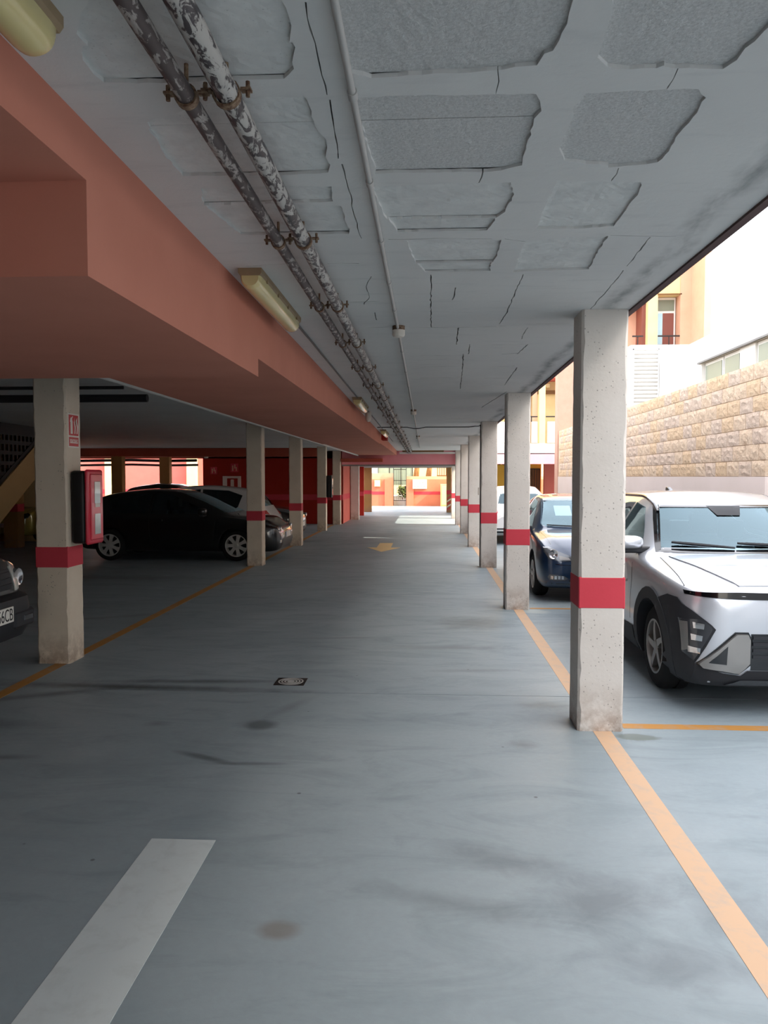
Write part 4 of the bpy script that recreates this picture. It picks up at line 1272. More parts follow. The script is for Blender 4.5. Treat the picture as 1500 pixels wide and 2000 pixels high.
class Car:
    """one car in its own coordinates: nose at y = 0 looking along -y, wheels on z = 0"""
    def __init__(s, root, sp, paint, cut=True):
        s.root, s.sp, s.paint = root, sp, paint
        s.f = {k: pchip(sp[k]) for k in ('zt', 'zs', 'wb', 'wr', 'zu')}
        L = sp['L']
        ys = [0, .008, .02, .04, .065, .1, .14, .18]
        y = .23
        while y < L - .2:
            ys.append(y); y += .05
        ys += [L - .17, L - .12, L - .08, L - .05, L - .025, L - .01, L]
        s.hull = s.loft(ys)
        s.bvh = BVHTree.FromBMesh(s.hull)
    def section(s, y, inset=0.0, floor=None):
        zt, zs, wb, wr, zu = (s.f[k](y) for k in ('zt', 'zs', 'wb', 'wr', 'zu'))
        if inset:
            zt -= inset * .8; wb -= inset; wr -= inset * .8; zu = floor
            zs = min(zs, zt - .03)
        g = zt - zs
        cr = min(.065, .45 * g)
        hgt = zs - zu
        pts = [(0, zu), (wb * .80, zu), (wb * .945, zu + min(.05, .2 * hgt)), (wb * .99, zu + .33 * hgt), (wb, zu + .62 * hgt), (wb * .985, zu + .9 * hgt), (wb * .955, zs + .02 * g),
               (.5 * (wb * .945 + wr) + .018 * min(1, g / .4), zs + .5 * (g - cr)), (wr, zt - cr), (wr * .86, zt - .38 * cr), (wr * .45, zt - .06 * cr), (0, zt)]
        return catmull(pts, 3)
    def loft(s, ys, inset=0.0, floor=None):
        bm = bmesh.new()
        rows = []
        for y in ys:
            hp = s.section(y, inset, floor)
            full = [(x, z) for x, z in hp] + [(-x, z) for x, z in hp[-2:0:-1]]
            rows.append([bm.verts.new((x, y, z)) for x, z in full])
        m = len(rows[0])
        for r0, r1 in zip(rows, rows[1:]):
            for k in range(m):
                bm.faces.new((r0[k], r0[(k + 1) % m], r1[(k + 1) % m], r1[k]))
        bm.faces.new(rows[0]); bm.faces.new(list(reversed(rows[-1])))
        bmesh.ops.recalc_face_normals(bm, faces=bm.faces)
        return bm
    # ---- projected panels
    def hit(s, axis, sgn, u, v):
        if axis == 'X': o, d = Vector((sgn * 3, u, v)), Vector((-sgn, 0, 0))
        elif axis == 'Y': o, d = Vector((u, (-3 if sgn < 0 else s.sp['L'] + 3), v)), Vector((0, 1 if sgn < 0 else -1, 0))
        else: o, d = Vector((u, v, 5)), Vector((0, 0, -1))
        p, n, i, dist = s.bvh.ray_cast(o, d)
        return p, n, d
    def patch(s, name, mat, poly, axis, sgn, off=.003, thick=.012, step=.05, parent=None, smooth=35, deep=None, **kw):
        poly = [Vector(p) for p in poly]
        loop = []
        for a, b in zip(poly, poly[1:] + poly[:1]):
            k = max(1, int((b - a).length / step))
            loop += [a.lerp(b, q / k) for q in range(k)]
        verts = list(loop); n = len(loop)
        x0, x1 = min(p.x for p in loop), max(p.x for p in loop)
        y0, y1 = min(p.y for p in loop), max(p.y for p in loop)
        gx = x0 + step * .5
        while gx < x1:
            gy = y0 + step * .5
            while gy < y1:
                if inside((gx, gy), loop) and min((Vector((gx, gy)) - q).length for q in loop) > step * .45:
                    verts.append(Vector((gx, gy)))
                gy += step
            gx += step
        vs, es, fs, *_ = delaunay_2d_cdt(verts, [(i, (i + 1) % n) for i in range(n)], [], 0, 1e-6)
        bm = bmesh.new()
        bv = []
        dirs = None
        for v in vs:
            p, nn, d = s.hit(axis, sgn, v.x, v.y)
            if p is None: bv.append(None); continue
            if nn.dot(d) > 0: nn = -nn
            bv.append(bm.verts.new(p + nn * off)); dirs = d
        for f in fs:
            c = sum((vs[i] for i in f), Vector((0, 0))) / len(f)
            if inside(c, loop) and all(bv[i] for i in f):
                try: bm.faces.new([bv[i] for i in f])
                except ValueError: pass
        if not bm.faces:
            bm.free(); return None
        bmesh.ops.delete(bm, geom=[v for v in bm.verts if not v.link_faces], context='VERTS')
        if not thick:
            inn = [v for v in bm.verts if not v.is_boundary]
            for _ in range(6):
                bmesh.ops.smooth_vert(bm, verts=inn, factor=.5, use_axis_x=True, use_axis_y=True, use_axis_z=True)
        if thick:
            ret = bmesh.ops.extrude_face_region(bm, geom=list(bm.faces))
            bmesh.ops.translate(bm, vec=dirs * (thick), verts=[e for e in ret['geom'] if isinstance(e, bmesh.types.BMVert)])
        bmesh.ops.recalc_face_normals(bm, faces=bm.faces)
        if not thick:
            for f in bm.faces:
                if f.normal.dot(dirs) > 0: f.normal_flip()
        return obj(name, bm, mat, parent or s.root, smooth=smooth, local=True, **kw)
    def strip(s, name, mat, pts, axis, sgn, w=.006, off=.0015, thick=.003, step=.06, parent=None):
        P = [Vector(p) for p in pts]
        A, Bq = [], []
        for i, p in enumerate(P):
            d = (P[min(i + 1, len(P) - 1)] - P[max(i - 1, 0)]).normalized()
            nn = Vector((-d.y, d.x)) * w / 2
            A.append(p + nn); Bq.append(p - nn)
        return s.patch(name, mat, A + Bq[::-1], axis, sgn, off, thick, step, parent)
    # ---- body with wheel wells, cabin and window openings
    def body(s):
        sp = s.sp
        me = mesh_from(s.hull, 'body')
        me.materials.append(M[s.paint])
        o = link('body', me, None, s.root)
        cutters = []
        def cutter(bm, mat):
            bmesh.ops.recalc_face_normals(bm, faces=bm.faces)
            m2 = mesh_from(bm, 'cut'); m2.materials.append(M[mat])
            c = bpy.data.objects.new('cut', m2); COL.objects.link(c); c.parent = s.root
            cutters.append(c); return c
        W = max(k[1] for k in sp['wb'])
        for yc in sp['axles']:
            for sg in (-1, 1):
                bm = bmesh.new()
                add_lathe(bm, [(sg * (W - .30), sp['rw'] + .055), (sg * (W + .3), sp['rw'] + .055)], 'X', 36, (0, yc, sp['rw']))
                cutter(bm, 'plastic_black')
        if sp.get('cabin'):
            a, b = sp['cabin']
            cutter(s.loft([a + (b - a) * i / 24 for i in range(25)], .055, sp.get('floor', .36)), 'cabin_dark')
            for poly in sp['side_windows']:
                cutter(prism(poly, 'X', -1.4, 1.4), 'plastic_black')
            z = sp['windshield']
            cutter(prism(z, 'Y', -.3, (a + b) / 2 - .3), 'plastic_black')
            if sp.get('rear_window'):
                cutter(prism(sp['rear_window'], 'Y', (a + b) / 2 + .5, sp['L'] + .3), 'plastic_black')
        for c in cutters:
            md = o.modifiers.new('cut', 'BOOLEAN')
            md.operation = 'DIFFERENCE'; md.object = c; md.solver = 'EXACT'
            if hasattr(md, 'material_mode'): md.material_mode = 'TRANSFER'
        dg = bpy.context.evaluated_depsgraph_get()
        m3 = bpy.data.meshes.new_from_object(o.evaluated_get(dg))
        o.modifiers.clear()
        old = o.data; o.data = m3; bpy.data.meshes.remove(old)
        m3.name = 'body'
        for c in cutters:
            cm = c.data; bpy.data.objects.remove(c); bpy.data.meshes.remove(cm)
        for pl in m3.polygons: pl.use_smooth = True
        m3.set_sharp_from_angle(angle=R(32))
        s.o = o
        def grown(poly, d):
            cx = sum(p[0] for p in poly) / len(poly); cy = sum(p[1] for p in poly) / len(poly)
            return [(p[0] + math.copysign(d, p[0] - cx), p[1] + math.copysign(d, p[1] - cy)) for p in poly]
        if sp.get('cabin'):
            gm = M[sp.get('glass', 'glass_dark')]
            s.patch('windshield', M[sp.get('glass_front', 'glass')], grown(sp['windshield'], .012), 'Y', -1, .002, 0, .07)
            for poly in sp['side_windows']:
                for sg in (-1, 1):
                    s.patch('side_window', gm, grown(poly, .01), 'X', sg, .002, 0, .08)
            if sp.get('rear_window'):
                s.patch('rear_window', gm, grown(sp['rear_window'], .01), 'Y', 1, .002, 0, .08)
        return o
    def wheels(s, spokes, style='plain', rim='rim_silver', rr=None, seg=36):
        sp = s.sp
        rw, tw = sp['rw'], sp.get('tw', .20)
        rr = rr or rw * .69
        W = max(k[1] for k in sp['wb'])
        ty = bmesh.new()
        add_lathe(ty, [(-tw / 2, rr - .01), (-tw / 2 - .006, rr + .02), (-tw / 2, rw - .035), (-tw / 2 + .025, rw - .006), (-tw / 2 + .05, rw), (-.012, rw), (-.010, rw - .008), (.010, rw - .008), (.012, rw), (tw / 2 - .05, rw), (tw / 2 - .025, rw - .006), (tw / 2, rw - .035), (tw / 2 + .006, rr + .02), (tw / 2, rr - .01)], 'X', seg, close=True)
        tyre = mesh_from(ty, 'wheel', 40); tyre.materials.append(M['tyre'])
        rb = bmesh.new()
        # outer face towards -x in wheel coordinates
        add_lathe(rb, [(-tw / 2 + .012, rr), (-tw / 2 - .004, rr + .004), (-tw / 2 - .004, rr - .012), (-tw / 2 + .03, rr - .022), (tw / 2 - .02, rr - .03), (tw / 2 - .02, rr)], 'X', seg, close=True)
        add_lathe(rb, [(-tw / 2 + .004, .0), (-tw / 2 + .004, .045), (-tw / 2 + .012, .062), (-tw / 2 + .06, .066), (-tw / 2 + .06, 0.0)], 'X', 20)
        for k in range(spokes):
            a = 2 * PI * k / spokes
            def pt(r, t, x):
                return Vector((x, r * math.cos(a) - t * math.sin(a), r * math.sin(a) + t * math.cos(a)))
            w0, w1 = (.032, .045) if style == 'plain' else (.030, .020)
            x0, x1 = -tw / 2 + .006, -tw / 2 + .004
            tws = .035 if style == 'twist' else 0
            q = []
            for (r, w, x, sh) in ((.05, w0, x0, 0), ((.05 + rr) / 2, (w0 + w1) / 2 * (.8 if style == 'plain' else 1), x0 - .004, tws * .4), (rr - .012, w1, x1, tws)):
                q.append([rb.verts.new(pt(r, -w + sh, x)), rb.verts.new(pt(r, w + sh, x)), rb.verts.new(pt(r, w + sh, x + .035)), rb.verts.new(pt(r, -w + sh, x + .035))])
            for r0, r1 in zip(q, q[1:]):
                for j in range(4):
                    rb.faces.new((r0[j], r0[(j + 1) % 4], r1[(j + 1) % 4], r1[j]))
        bmesh.ops.recalc_face_normals(rb, faces=rb.faces)
        rimm = mesh_from(rb, 'rim', 35); rimm.materials.append(M[rim])
        bk = bmesh.new(); add_lathe(bk, [(.0, 0.0), (.0, rr - .025), (.02, rr - .025), (.02, 0.0)], 'X', 24)
        back = mesh_from(bk, 'brake_disc'); back.materials.append(M['rim_dark'])
        for yc in sp['axles']:
            for sg in (-1, 1):
                w = link('wheel', tyre, None, s.root)
                w.location = (sg * (W - tw / 2 - sp.get('inset', .012)), yc, rw)
                if sg > 0: w.rotation_euler = (0, 0, PI)
                link('rim', rimm, None, w)
                link('brake_disc', back, None, w)
    def mirror(s, y, z, col=None, w=.24, h=.15, dx=0.0):
        W = s.f['wb'](y) + dx
        for sg in (-1, 1):
            bm = bmesh.new()
            rows = []
            for (dy, k) in ((-.085, .35), (-.07, .75), (-.03, 1), (.04, 1), (.07, .96)):
                ring = []
                for i in range(16):
                    a = 2 * PI * i / 16
                    cx, cz = math.cos(a), math.sin(a)
                    ex = math.copysign(abs(cx) ** .55, cx); ez = math.copysign(abs(cz) ** .6, cz)
                    ring.append(bm.verts.new((sg * (W + .01 + w / 2) + ex * w / 2 * k, y + dy, z + ez * h / 2 * k)))
                rows.append(ring)
            for r0, r1 in zip(rows, rows[1:]):
                for i in range(16):
                    bm.faces.new((r0[i], r0[(i + 1) % 16], r1[(i + 1) % 16], r1[i]))
            bm.faces.new(rows[0]); bm.faces.new(rows[-1])
            bmesh.ops.recalc_face_normals(bm, faces=bm.faces)
            m = obj('mirror', bm, M[col or s.paint], s.root, smooth=45, local=True)
            obj('mirror_foot', B((min(sg * (W - .09), sg * (W + .2)), max(sg * (W - .09), sg * (W + .2)), y - .035, y + .045, z - h / 2 - .035, z - h / 2 + .02), bev=.012), M['plastic_black'], m, local=True)
    def plate(s, z, sgn=-1, text=None, band=True, off=.02, tilt=0):
        p, n, d = s.hit('Y', sgn, 0, z)
        y = p.y + sgn * off
        o = obj('number_plate', B((-.26, .26, min(y, y - sgn * .02), max(y, y - sgn * .02), z - .055, z + .055), bev=.003), M['plate_white'], s.root, local=True)
        if band:
            x0 = -.256 if sgn < 0 else .216
            obj('plate_band', B((x0, x0 + .04, min(y, y + sgn * .001), max(y, y + sgn * .001), z - .05, z + .05)), M['plate_blue'], o, local=True)
        return o, y
    def seats(s, y, xs=(-.36, .36), z=.36, top=1.02):
        for x in xs:
            bm = B((x - .23, x + .23, y - .45, y + .05, z + .02, z + .22), bev=.05, seg=2)
            bk = prism([(y - .02, z + .15), (y + .12, z + .15), (y + .26, top), (y + .15, top + .03)], 'X', x - .22, x + .22, bev=.035)
            o = obj('seat', bm, M['seat_cloth'], s.root, local=True, smooth=40)
            obj('seat_back', bk, M['seat_cloth'], o, local=True, smooth=40)
            obj('headrest', B((x - .13, x + .13, y + .17, y + .27, top + .05, top + .24), bev=.04, seg=2), M['seat_cloth'], o, local=True, smooth=40)

def place(root, x, y, rot):
    root.location = (x, y, 0)
    root.rotation_euler = (0, 0, R(rot))

# ---------------------------------------------------------------- silver crossover
def silver_crossover():
    L = 4.35
    sp = dict(L=L, axles=(.80, 3.46), rw=.335, tw=.225, inset=.045, cabin=(1.16, 3.95), floor=.36, glass='glass', glass_front='glass',
        zt=[(0, .84), (.015, .885), (.04, .912), (.09, .935), (.2, .955), (.5, 1.005), (1.0, 1.045), (1.14, 1.06), (1.3, 1.155), (1.72, 1.425), (1.9, 1.50), (2.3, 1.56), (3.0, 1.555), (3.6, 1.49), (3.9, 1.36), (4.15, 1.12), (4.28, 1.0), (L, .85)],
        zs=[(0, .74), (.03, .85), (.12, .875), (.3, .905), (1.0, .97), (1.3, .995), (2.2, 1.01), (3.4, 1.05), (4.1, 1.0), (L, .75)],
        wb=[(0, .56), (.02, .68), (.05, .76), (.1, .82), (.18, .865), (.32, .895), (.6, .912), (3.8, .912), (4.15, .87), (4.28, .80), (L, .68)],
        wr=[(0, .46), (.05, .60), (.12, .68), (.4, .745), (1.0, .755), (1.2, .735), (1.75, .60), (2.3, .585), (3.3, .56), (3.8, .56), (4.2, .62), (L, .5)],
        zu=[(0, .36), (.03, .27), (.1, .21), (.3, .19), (4.0, .22), (4.2, .30), (L, .42)],
        windshield=[(-.70, 1.085), (.70, 1.085), (.555, 1.425), (-.555, 1.425)],
        rear_window=[(-.56, 1.17), (.56, 1.17), (.47, 1.40), (-.47, 1.40)],
        side_windows=[[(1.42, 1.05), (1.98, 1.40), (2.28, 1.44), (2.28, 1.05)], [(2.35, 1.05), (2.35, 1.44), (3.05, 1.42), (3.40, 1.28), (3.25, 1.08)]])
    root = thing('car', 'silver grey crossover car with black cladding parked outdoors behind the nearest white pillar', 'car')
    c = Car(root, sp, 'paint_silver')
    c.body()
    c.wheels(5, 'twist', 'satin_silver', rr=.215)
    BL, GL, CH = M['plastic_black'], M['plastic_gloss'], M['chrome']
    # lower black bumper, corners and grille
    c.patch('front_bumper', BL, [(-.80, .20), (-.79, .37), (-.62, .315), (-.50, .30), (-.46, .34), (.46, .34), (.50, .30), (.62, .315), (.79, .37), (.80, .20)], 'Y', -1, .010, .02, .05)
    for sg in (-1, 1):
        q = [(-.885, .20), (-.895, .74), (-.86, .79), (-.70, .655), (-.675, .625), (-.79, .375), (-.79, .20)]
        cl = c.patch('corner_cladding', BL, [(x * -sg, z) for x, z in q], 'Y', -1, .010, .02, .045)
        hl = c.patch('headlight', M['lamp_dark'], [(x * -sg, z) for x, z in [(-.865, .68), (-.755, .695), (-.692, .632), (-.795, .39), (-.845, .44)]], 'Y', -1, .016, .02, .04)
        for (x, z, k) in ((-.775, .645, 'lamp_reflector'), (-.785, .56, 'lamp_reflector'), (-.795, .47, 'lamp_reflector')):
            c.patch('lamp', M[k], [(-sg * (x + .030), z - .022), (-sg * (x + .034), z + .016), (-sg * (x - .030), z + .024), (-sg * (x - .026), z - .020)], 'Y', -1, .020, .01, .03, parent=hl)
        c.patch('lamp_trim', M['satin_silver'], [(x * -sg, z) for x, z in [(-.862, .66), (-.828, .665), (-.820, .47), (-.848, .45)]], 'Y', -1, .019, .01, .04, parent=hl)
        c.patch('bezel_gap', GL, [(x * -sg, z) for x, z in [(-.785, .375), (-.55, .612), (-.46, .612), (-.435, .565), (-.435, .385), (-.515, .312), (-.75, .335)]], 'Y', -1, .006, .02, .04)
        bz = c.patch('bumper_bezel', M['satin_silver'], [(x * -sg, z) for x, z in [(-.765, .377), (-.545, .597), (-.468, .597), (-.453, .56), (-.455, .395), (-.523, .328), (-.74, .35)]], 'Y', -1, .030, .03, .035)
        c.patch('bezel_opening', GL, [(x * -sg, z) for x, z in [(-.715, .392), (-.600, .515), (-.605, .385)]], 'Y', -1, .032, .01, .03, parent=bz)
    gr = c.patch('grille', GL, [(-.44, .345), (-.44, .60), (.44, .60), (.44, .345)], 'Y', -1, .006, .02, .06)
    for k in range(4):
        z = .575 - .045 * k
        c.patch('grille_bar', BL, [(-.43, z - .012), (-.43, z + .012), (.43, z + .012), (.43, z - .012)], 'Y', -1, .014, .012, .06, parent=gr)
    sk = c.patch('skid_plate', M['lamp_dark'], [(-.60, .235), (-.50, .275), (.50, .275), (.60, .235)], 'Y', -1, .018, .02, .05)
    # light bar across the nose
    def sweep(name, mat, xm, z0, z1, out, parent):
        bm = bmesh.new(); rows = []
        for k in range(35):
            x = -xm + 2 * xm * k / 34
            lift = .006 * (abs(x) / xm) ** 2
            taper = 1 - .45 * max(0, (abs(x) / xm - .6) / .4)
            zc_, hh = (z0 + z1) / 2 + lift, (z1 - z0) / 2 * taper
            yb = min(c.hit('Y', -1, x, zc_ - hh)[0].y, c.hit('Y', -1, x, zc_)[0].y)
            rows.append([bm.verts.new(q) for q in ((x, yb + .05, zc_ - hh), (x, yb - out, zc_ - hh), (x, yb - out + .003, zc_ + hh), (x, yb + .05, zc_ + hh))])
        for r0, r1 in zip(rows, rows[1:]):
            for j in range(4):
                bm.faces.new((r0[j], r0[(j + 1) % 4], r1[(j + 1) % 4], r1[j]))
        bm.faces.new(rows[0]); bm.faces.new(rows[-1])
        bmesh.ops.recalc_face_normals(bm, faces=bm.faces)
        return obj(name, bm, mat, parent, local=True, smooth=40)
    lb = sweep('light_bar', GL, .845, .838, .888, .010, root)
    sweep('light_strip', CH, .82, .860, .869, .014, lb)
    pl, y = c.plate(.385, -1, None, True, .03)
    o = obj('lettering', text_bm('E', .045, .0005), M['sign_white'], pl, local=True)
    o.data.transform(Matrix.Translation((-.236, y - .0016, .36)) @ Matrix.Rotation(PI / 2, 4, 'X'))
    c.patch('bonnet', M['paint_silver'], [(-.50, .075), (-.60, .45), (-.69, 1.05), (.69, 1.05), (.60, .45), (.50, .075), (0, .06)], 'Z', 1, .009, .02, .06)
    # side cladding: arch rings and sill
    for sg in (-1, 1):
        for yc in sp['axles']:
            rin, rout = sp['rw'] + .052, sp['rw'] + .145
            ang = [R(-18 + 216 * k / 18) for k in range(19)]
            poly = [(yc + rout * math.cos(a) * (1.0 if yc > 2 or math.cos(a) > 0 else 1.06), max(.20, sp['rw'] + rout * math.sin(a) * 1.0)) for a in ang] + [(yc + rin * math.cos(a), max(.20, sp['rw'] + rin * math.sin(a))) for a in reversed(ang)]
            c.patch('arch_cladding', BL, poly, 'X', sg, .012, .03, .05)
        c.patch('corner_cladding', BL, [(.10, .22), (.12, .75), (.24, .82), (.40, .82), (.60, .76), (.52, .66), (.42, .53), (.37, .38), (.37, .22)], 'X', sg, .008, .02, .05)
        c.patch('sill_cladding', BL, [(1.30, .21), (1.34, .40), (2.2, .37), (3.05, .44), (3.1, .21)], 'X', sg, .010, .02, .07)
        c.strip('door_gap', GL, [(1.42, .45), (1.36, .80), (1.42, 1.02)], 'X', sg)
        c.strip('door_gap', GL, [(2.30, .42), (2.32, 1.04)], 'X', sg)
        c.strip('window_trim', GL, [(1.38, 1.035), (2.0, 1.03), (3.3, 1.06)], 'X', sg, .02, .004, .004)
        rp = []
        for k in range(17):
            yy = 1.72 + 2.0 * k / 16
            rp.append((sg * (c.f['wr'](yy) - .015), yy, c.f['zt'](yy) - min(.065, .45 * (c.f['zt'](yy) - c.f['zs'](yy))) + .018))
        obj('roof_rail', T(rp, .016, 8), GL, root, local=True, smooth=50)
        c.strip('bonnet_gap', BL, [(sg * .845, .10), (sg * .80, .45), (sg * .745, 1.10)], 'Z', 1, .007)
        c.strip('door_crease', M['satin_silver'], [(1.5, .78), (2.2, .62), (3.2, .85)], 'X', sg, .02, .002, .004)
        h = c.patch('door_handle', M['paint_silver'], [(2.02, .86), (2.02, .89), (2.22, .895), (2.22, .865)], 'X', sg, .03, .03, .03)
    c.mirror(1.38, 1.125, 'paint_silver', .25, .115, -.105)
    # glass band and wipers
    c.patch('windshield_border', GL, [(-.74, 1.055), (-.70, 1.09), (.70, 1.09), (.74, 1.055)], 'Y', -1, .003, .006, .06)
    for sg in (-1, 1):
        c.patch('windshield_border', GL, [(sg * .74, 1.055), (sg * .585, 1.44), (sg * .55, 1.44), (sg * .695, 1.075)], 'Y', -1, .003, .006, .06)
    c.patch('windshield_border', GL, [(-.585, 1.44), (.585, 1.44), (.56, 1.418), (-.56, 1.418)], 'Y', -1, .003, .006, .06)
    c.patch('sensor_housing', BL, [(-.15, 1.43), (.15, 1.43), (.10, 1.35), (-.10, 1.35)], 'Y', -1, .004, .006, .06)
    for (a, b) in (((-.60, 1.125), (-.10, 1.085)), ((-.06, 1.12), (.56, 1.092))):
        pts = []
        for k in range(7):
            u = a[0] + (b[0] - a[0]) * k / 6; v = a[1] + (b[1] - a[1]) * k / 6
            p, n, d = c.hit('Y', -1, u, v)
            pts.append(p + Vector((0, -.02, .012)))
        w = obj('wiper', T(pts, [.010, .014, .015, .014, .013, .012, .009], 6), BL, root, local=True)
    c.seats(2.25, top=1.03)
    c.seats(3.15, (-.38, .38), top=1.05)
    obj('dashboard', prism([(1.30, .95), (1.62, 1.04), (1.86, .98), (1.86, .60), (1.30, .60)], 'X', -.66, .66), M['cabin_dark'], root, local=True)
    bm = bmesh.new(); add_lathe(bm, [(-.014, .165), (.014, .165), (.014, .19), (-.014, .19)], 'Y', 28, (.37, 1.95, .93), close=True)
    obj('steering_wheel', bm, M['plastic_black'], root, local=True, smooth=40)
    p, n, d = c.hit('Z', 1, 0, 3.25)
    obj('roof_fin', prism([(3.15, p.z - .01), (3.30, p.z + .045), (3.36, p.z + .045), (3.38, p.z - .01)], 'X', -.02, .02, bev=.006), GL, root, local=True)
    for sg in (-1, 1):
        c.patch('tail_light', M['tail_red'], [(sg * .80, .90), (sg * .80, .98), (sg * .3, .96), (sg * .3, .92)], 'Y', 1, .006, .01, .06)
    place(root, 2.71, 5.46, 0)
    return root
silver_crossover()

# ---------------------------------------------------------------- small hatchbacks and others
def hatch_spec(L=3.97, W=.84, H=1.44, hood=.93, nose=.70, wbase=2.47, fo=.80, rw=.305, slope=0.0, **kw):
    c0 = fo + .12                        # cowl
    r0 = c0 + .95 + slope                # roof start
    sp = dict(L=L, axles=(fo, fo + wbase), rw=rw, tw=.195, cabin=(c0 + .06, L - .35), floor=.34,
        zt=[(0, nose - .06), (.02, nose), (.06, nose + .05), (.14, nose + .10), (.35, hood - .06), (c0 - .1, hood), (c0, hood + .02), (c0 + .18, hood + .12), (r0 - .2, H - .09), (r0, H - .03), (r0 + .55, H), (L - 1.1, H - .035), (L - .55, H - .13), (L - .30, H - .36), (L - .12, hood - .04), (L, hood - .2)],
        zs=[(0, nose - .16), (.06, nose), (.2, nose + .07), (c0, hood - .06), (L * .55, hood - .02), (L - .35, hood), (L - .1, hood - .12), (L, hood - .35)],
        wb=[(0, W * .66), (.02, W * .78), (.06, W * .87), (.13, W * .935), (.25, W * .975), (.5, W), (L - .55, W), (L - .25, W * .96), (L - .08, W * .90), (L, W * .78)],
        wr=[(0, W * .52), (.08, W * .66), (.35, W * .78), (c0, W * .84), (r0 - .15, W * .70), (r0 + .5, W * .665), (L - .9, W * .65), (L - .3, W * .70), (L, W * .6)],
        zu=[(0, .34), (.03, .26), (.12, .20), (.3, .18), (L - .3, .22), (L, .36)],
        windshield=[(-W * .80, hood + .06), (W * .80, hood + .06), (W * .655, H - .10), (-W * .655, H - .10)],
        rear_window=[(-W * .62, hood + .10), (W * .62, hood + .10), (W * .55, H - .20), (-W * .55, H - .20)],
        side_windows=[[(c0 + .42, hood + .03), (r0 + .08, H - .13), (r0 + .48, H - .10), (r0 + .50, hood + .03)], [(r0 + .57, hood + .03), (r0 + .55, H - .10), (L - 1.05, H - .13), (L - .72, H - .24), (L - .80, hood + .06)]])
    sp.update(kw)
    return sp

def dress(c, W, hood, nose, mir=True):
    sp = c.sp
    GL = M['plastic_gloss']
    c0 = sp['axles'][0] + .12
    for sg in (-1, 1):
        ws = sp['side_windows']
        y1 = ws[0][-1][0] + .035
        c.strip('door_gap', GL, [(y1, .30), (y1, hood)], 'X', sg)
        c.strip('door_gap', GL, [(c0 + .38, .30), (c0 + .30, hood - .05)], 'X', sg)
        c.patch('door_handle', M[c.paint], [(y1 - .28, hood - .12), (y1 - .28, hood - .09), (y1 - .08, hood - .085), (y1 - .08, hood - .115)], 'X', sg, .028, .03, .04)
        c.strip('bonnet_gap', GL, [(sg * W * .80, .22), (sg * W * .85, c0)], 'Z', 1, .007)
    if mir: c.mirror(c0 + .52, hood + .08, None, .20, .14)
    for sg in (-1, 1):
        pass

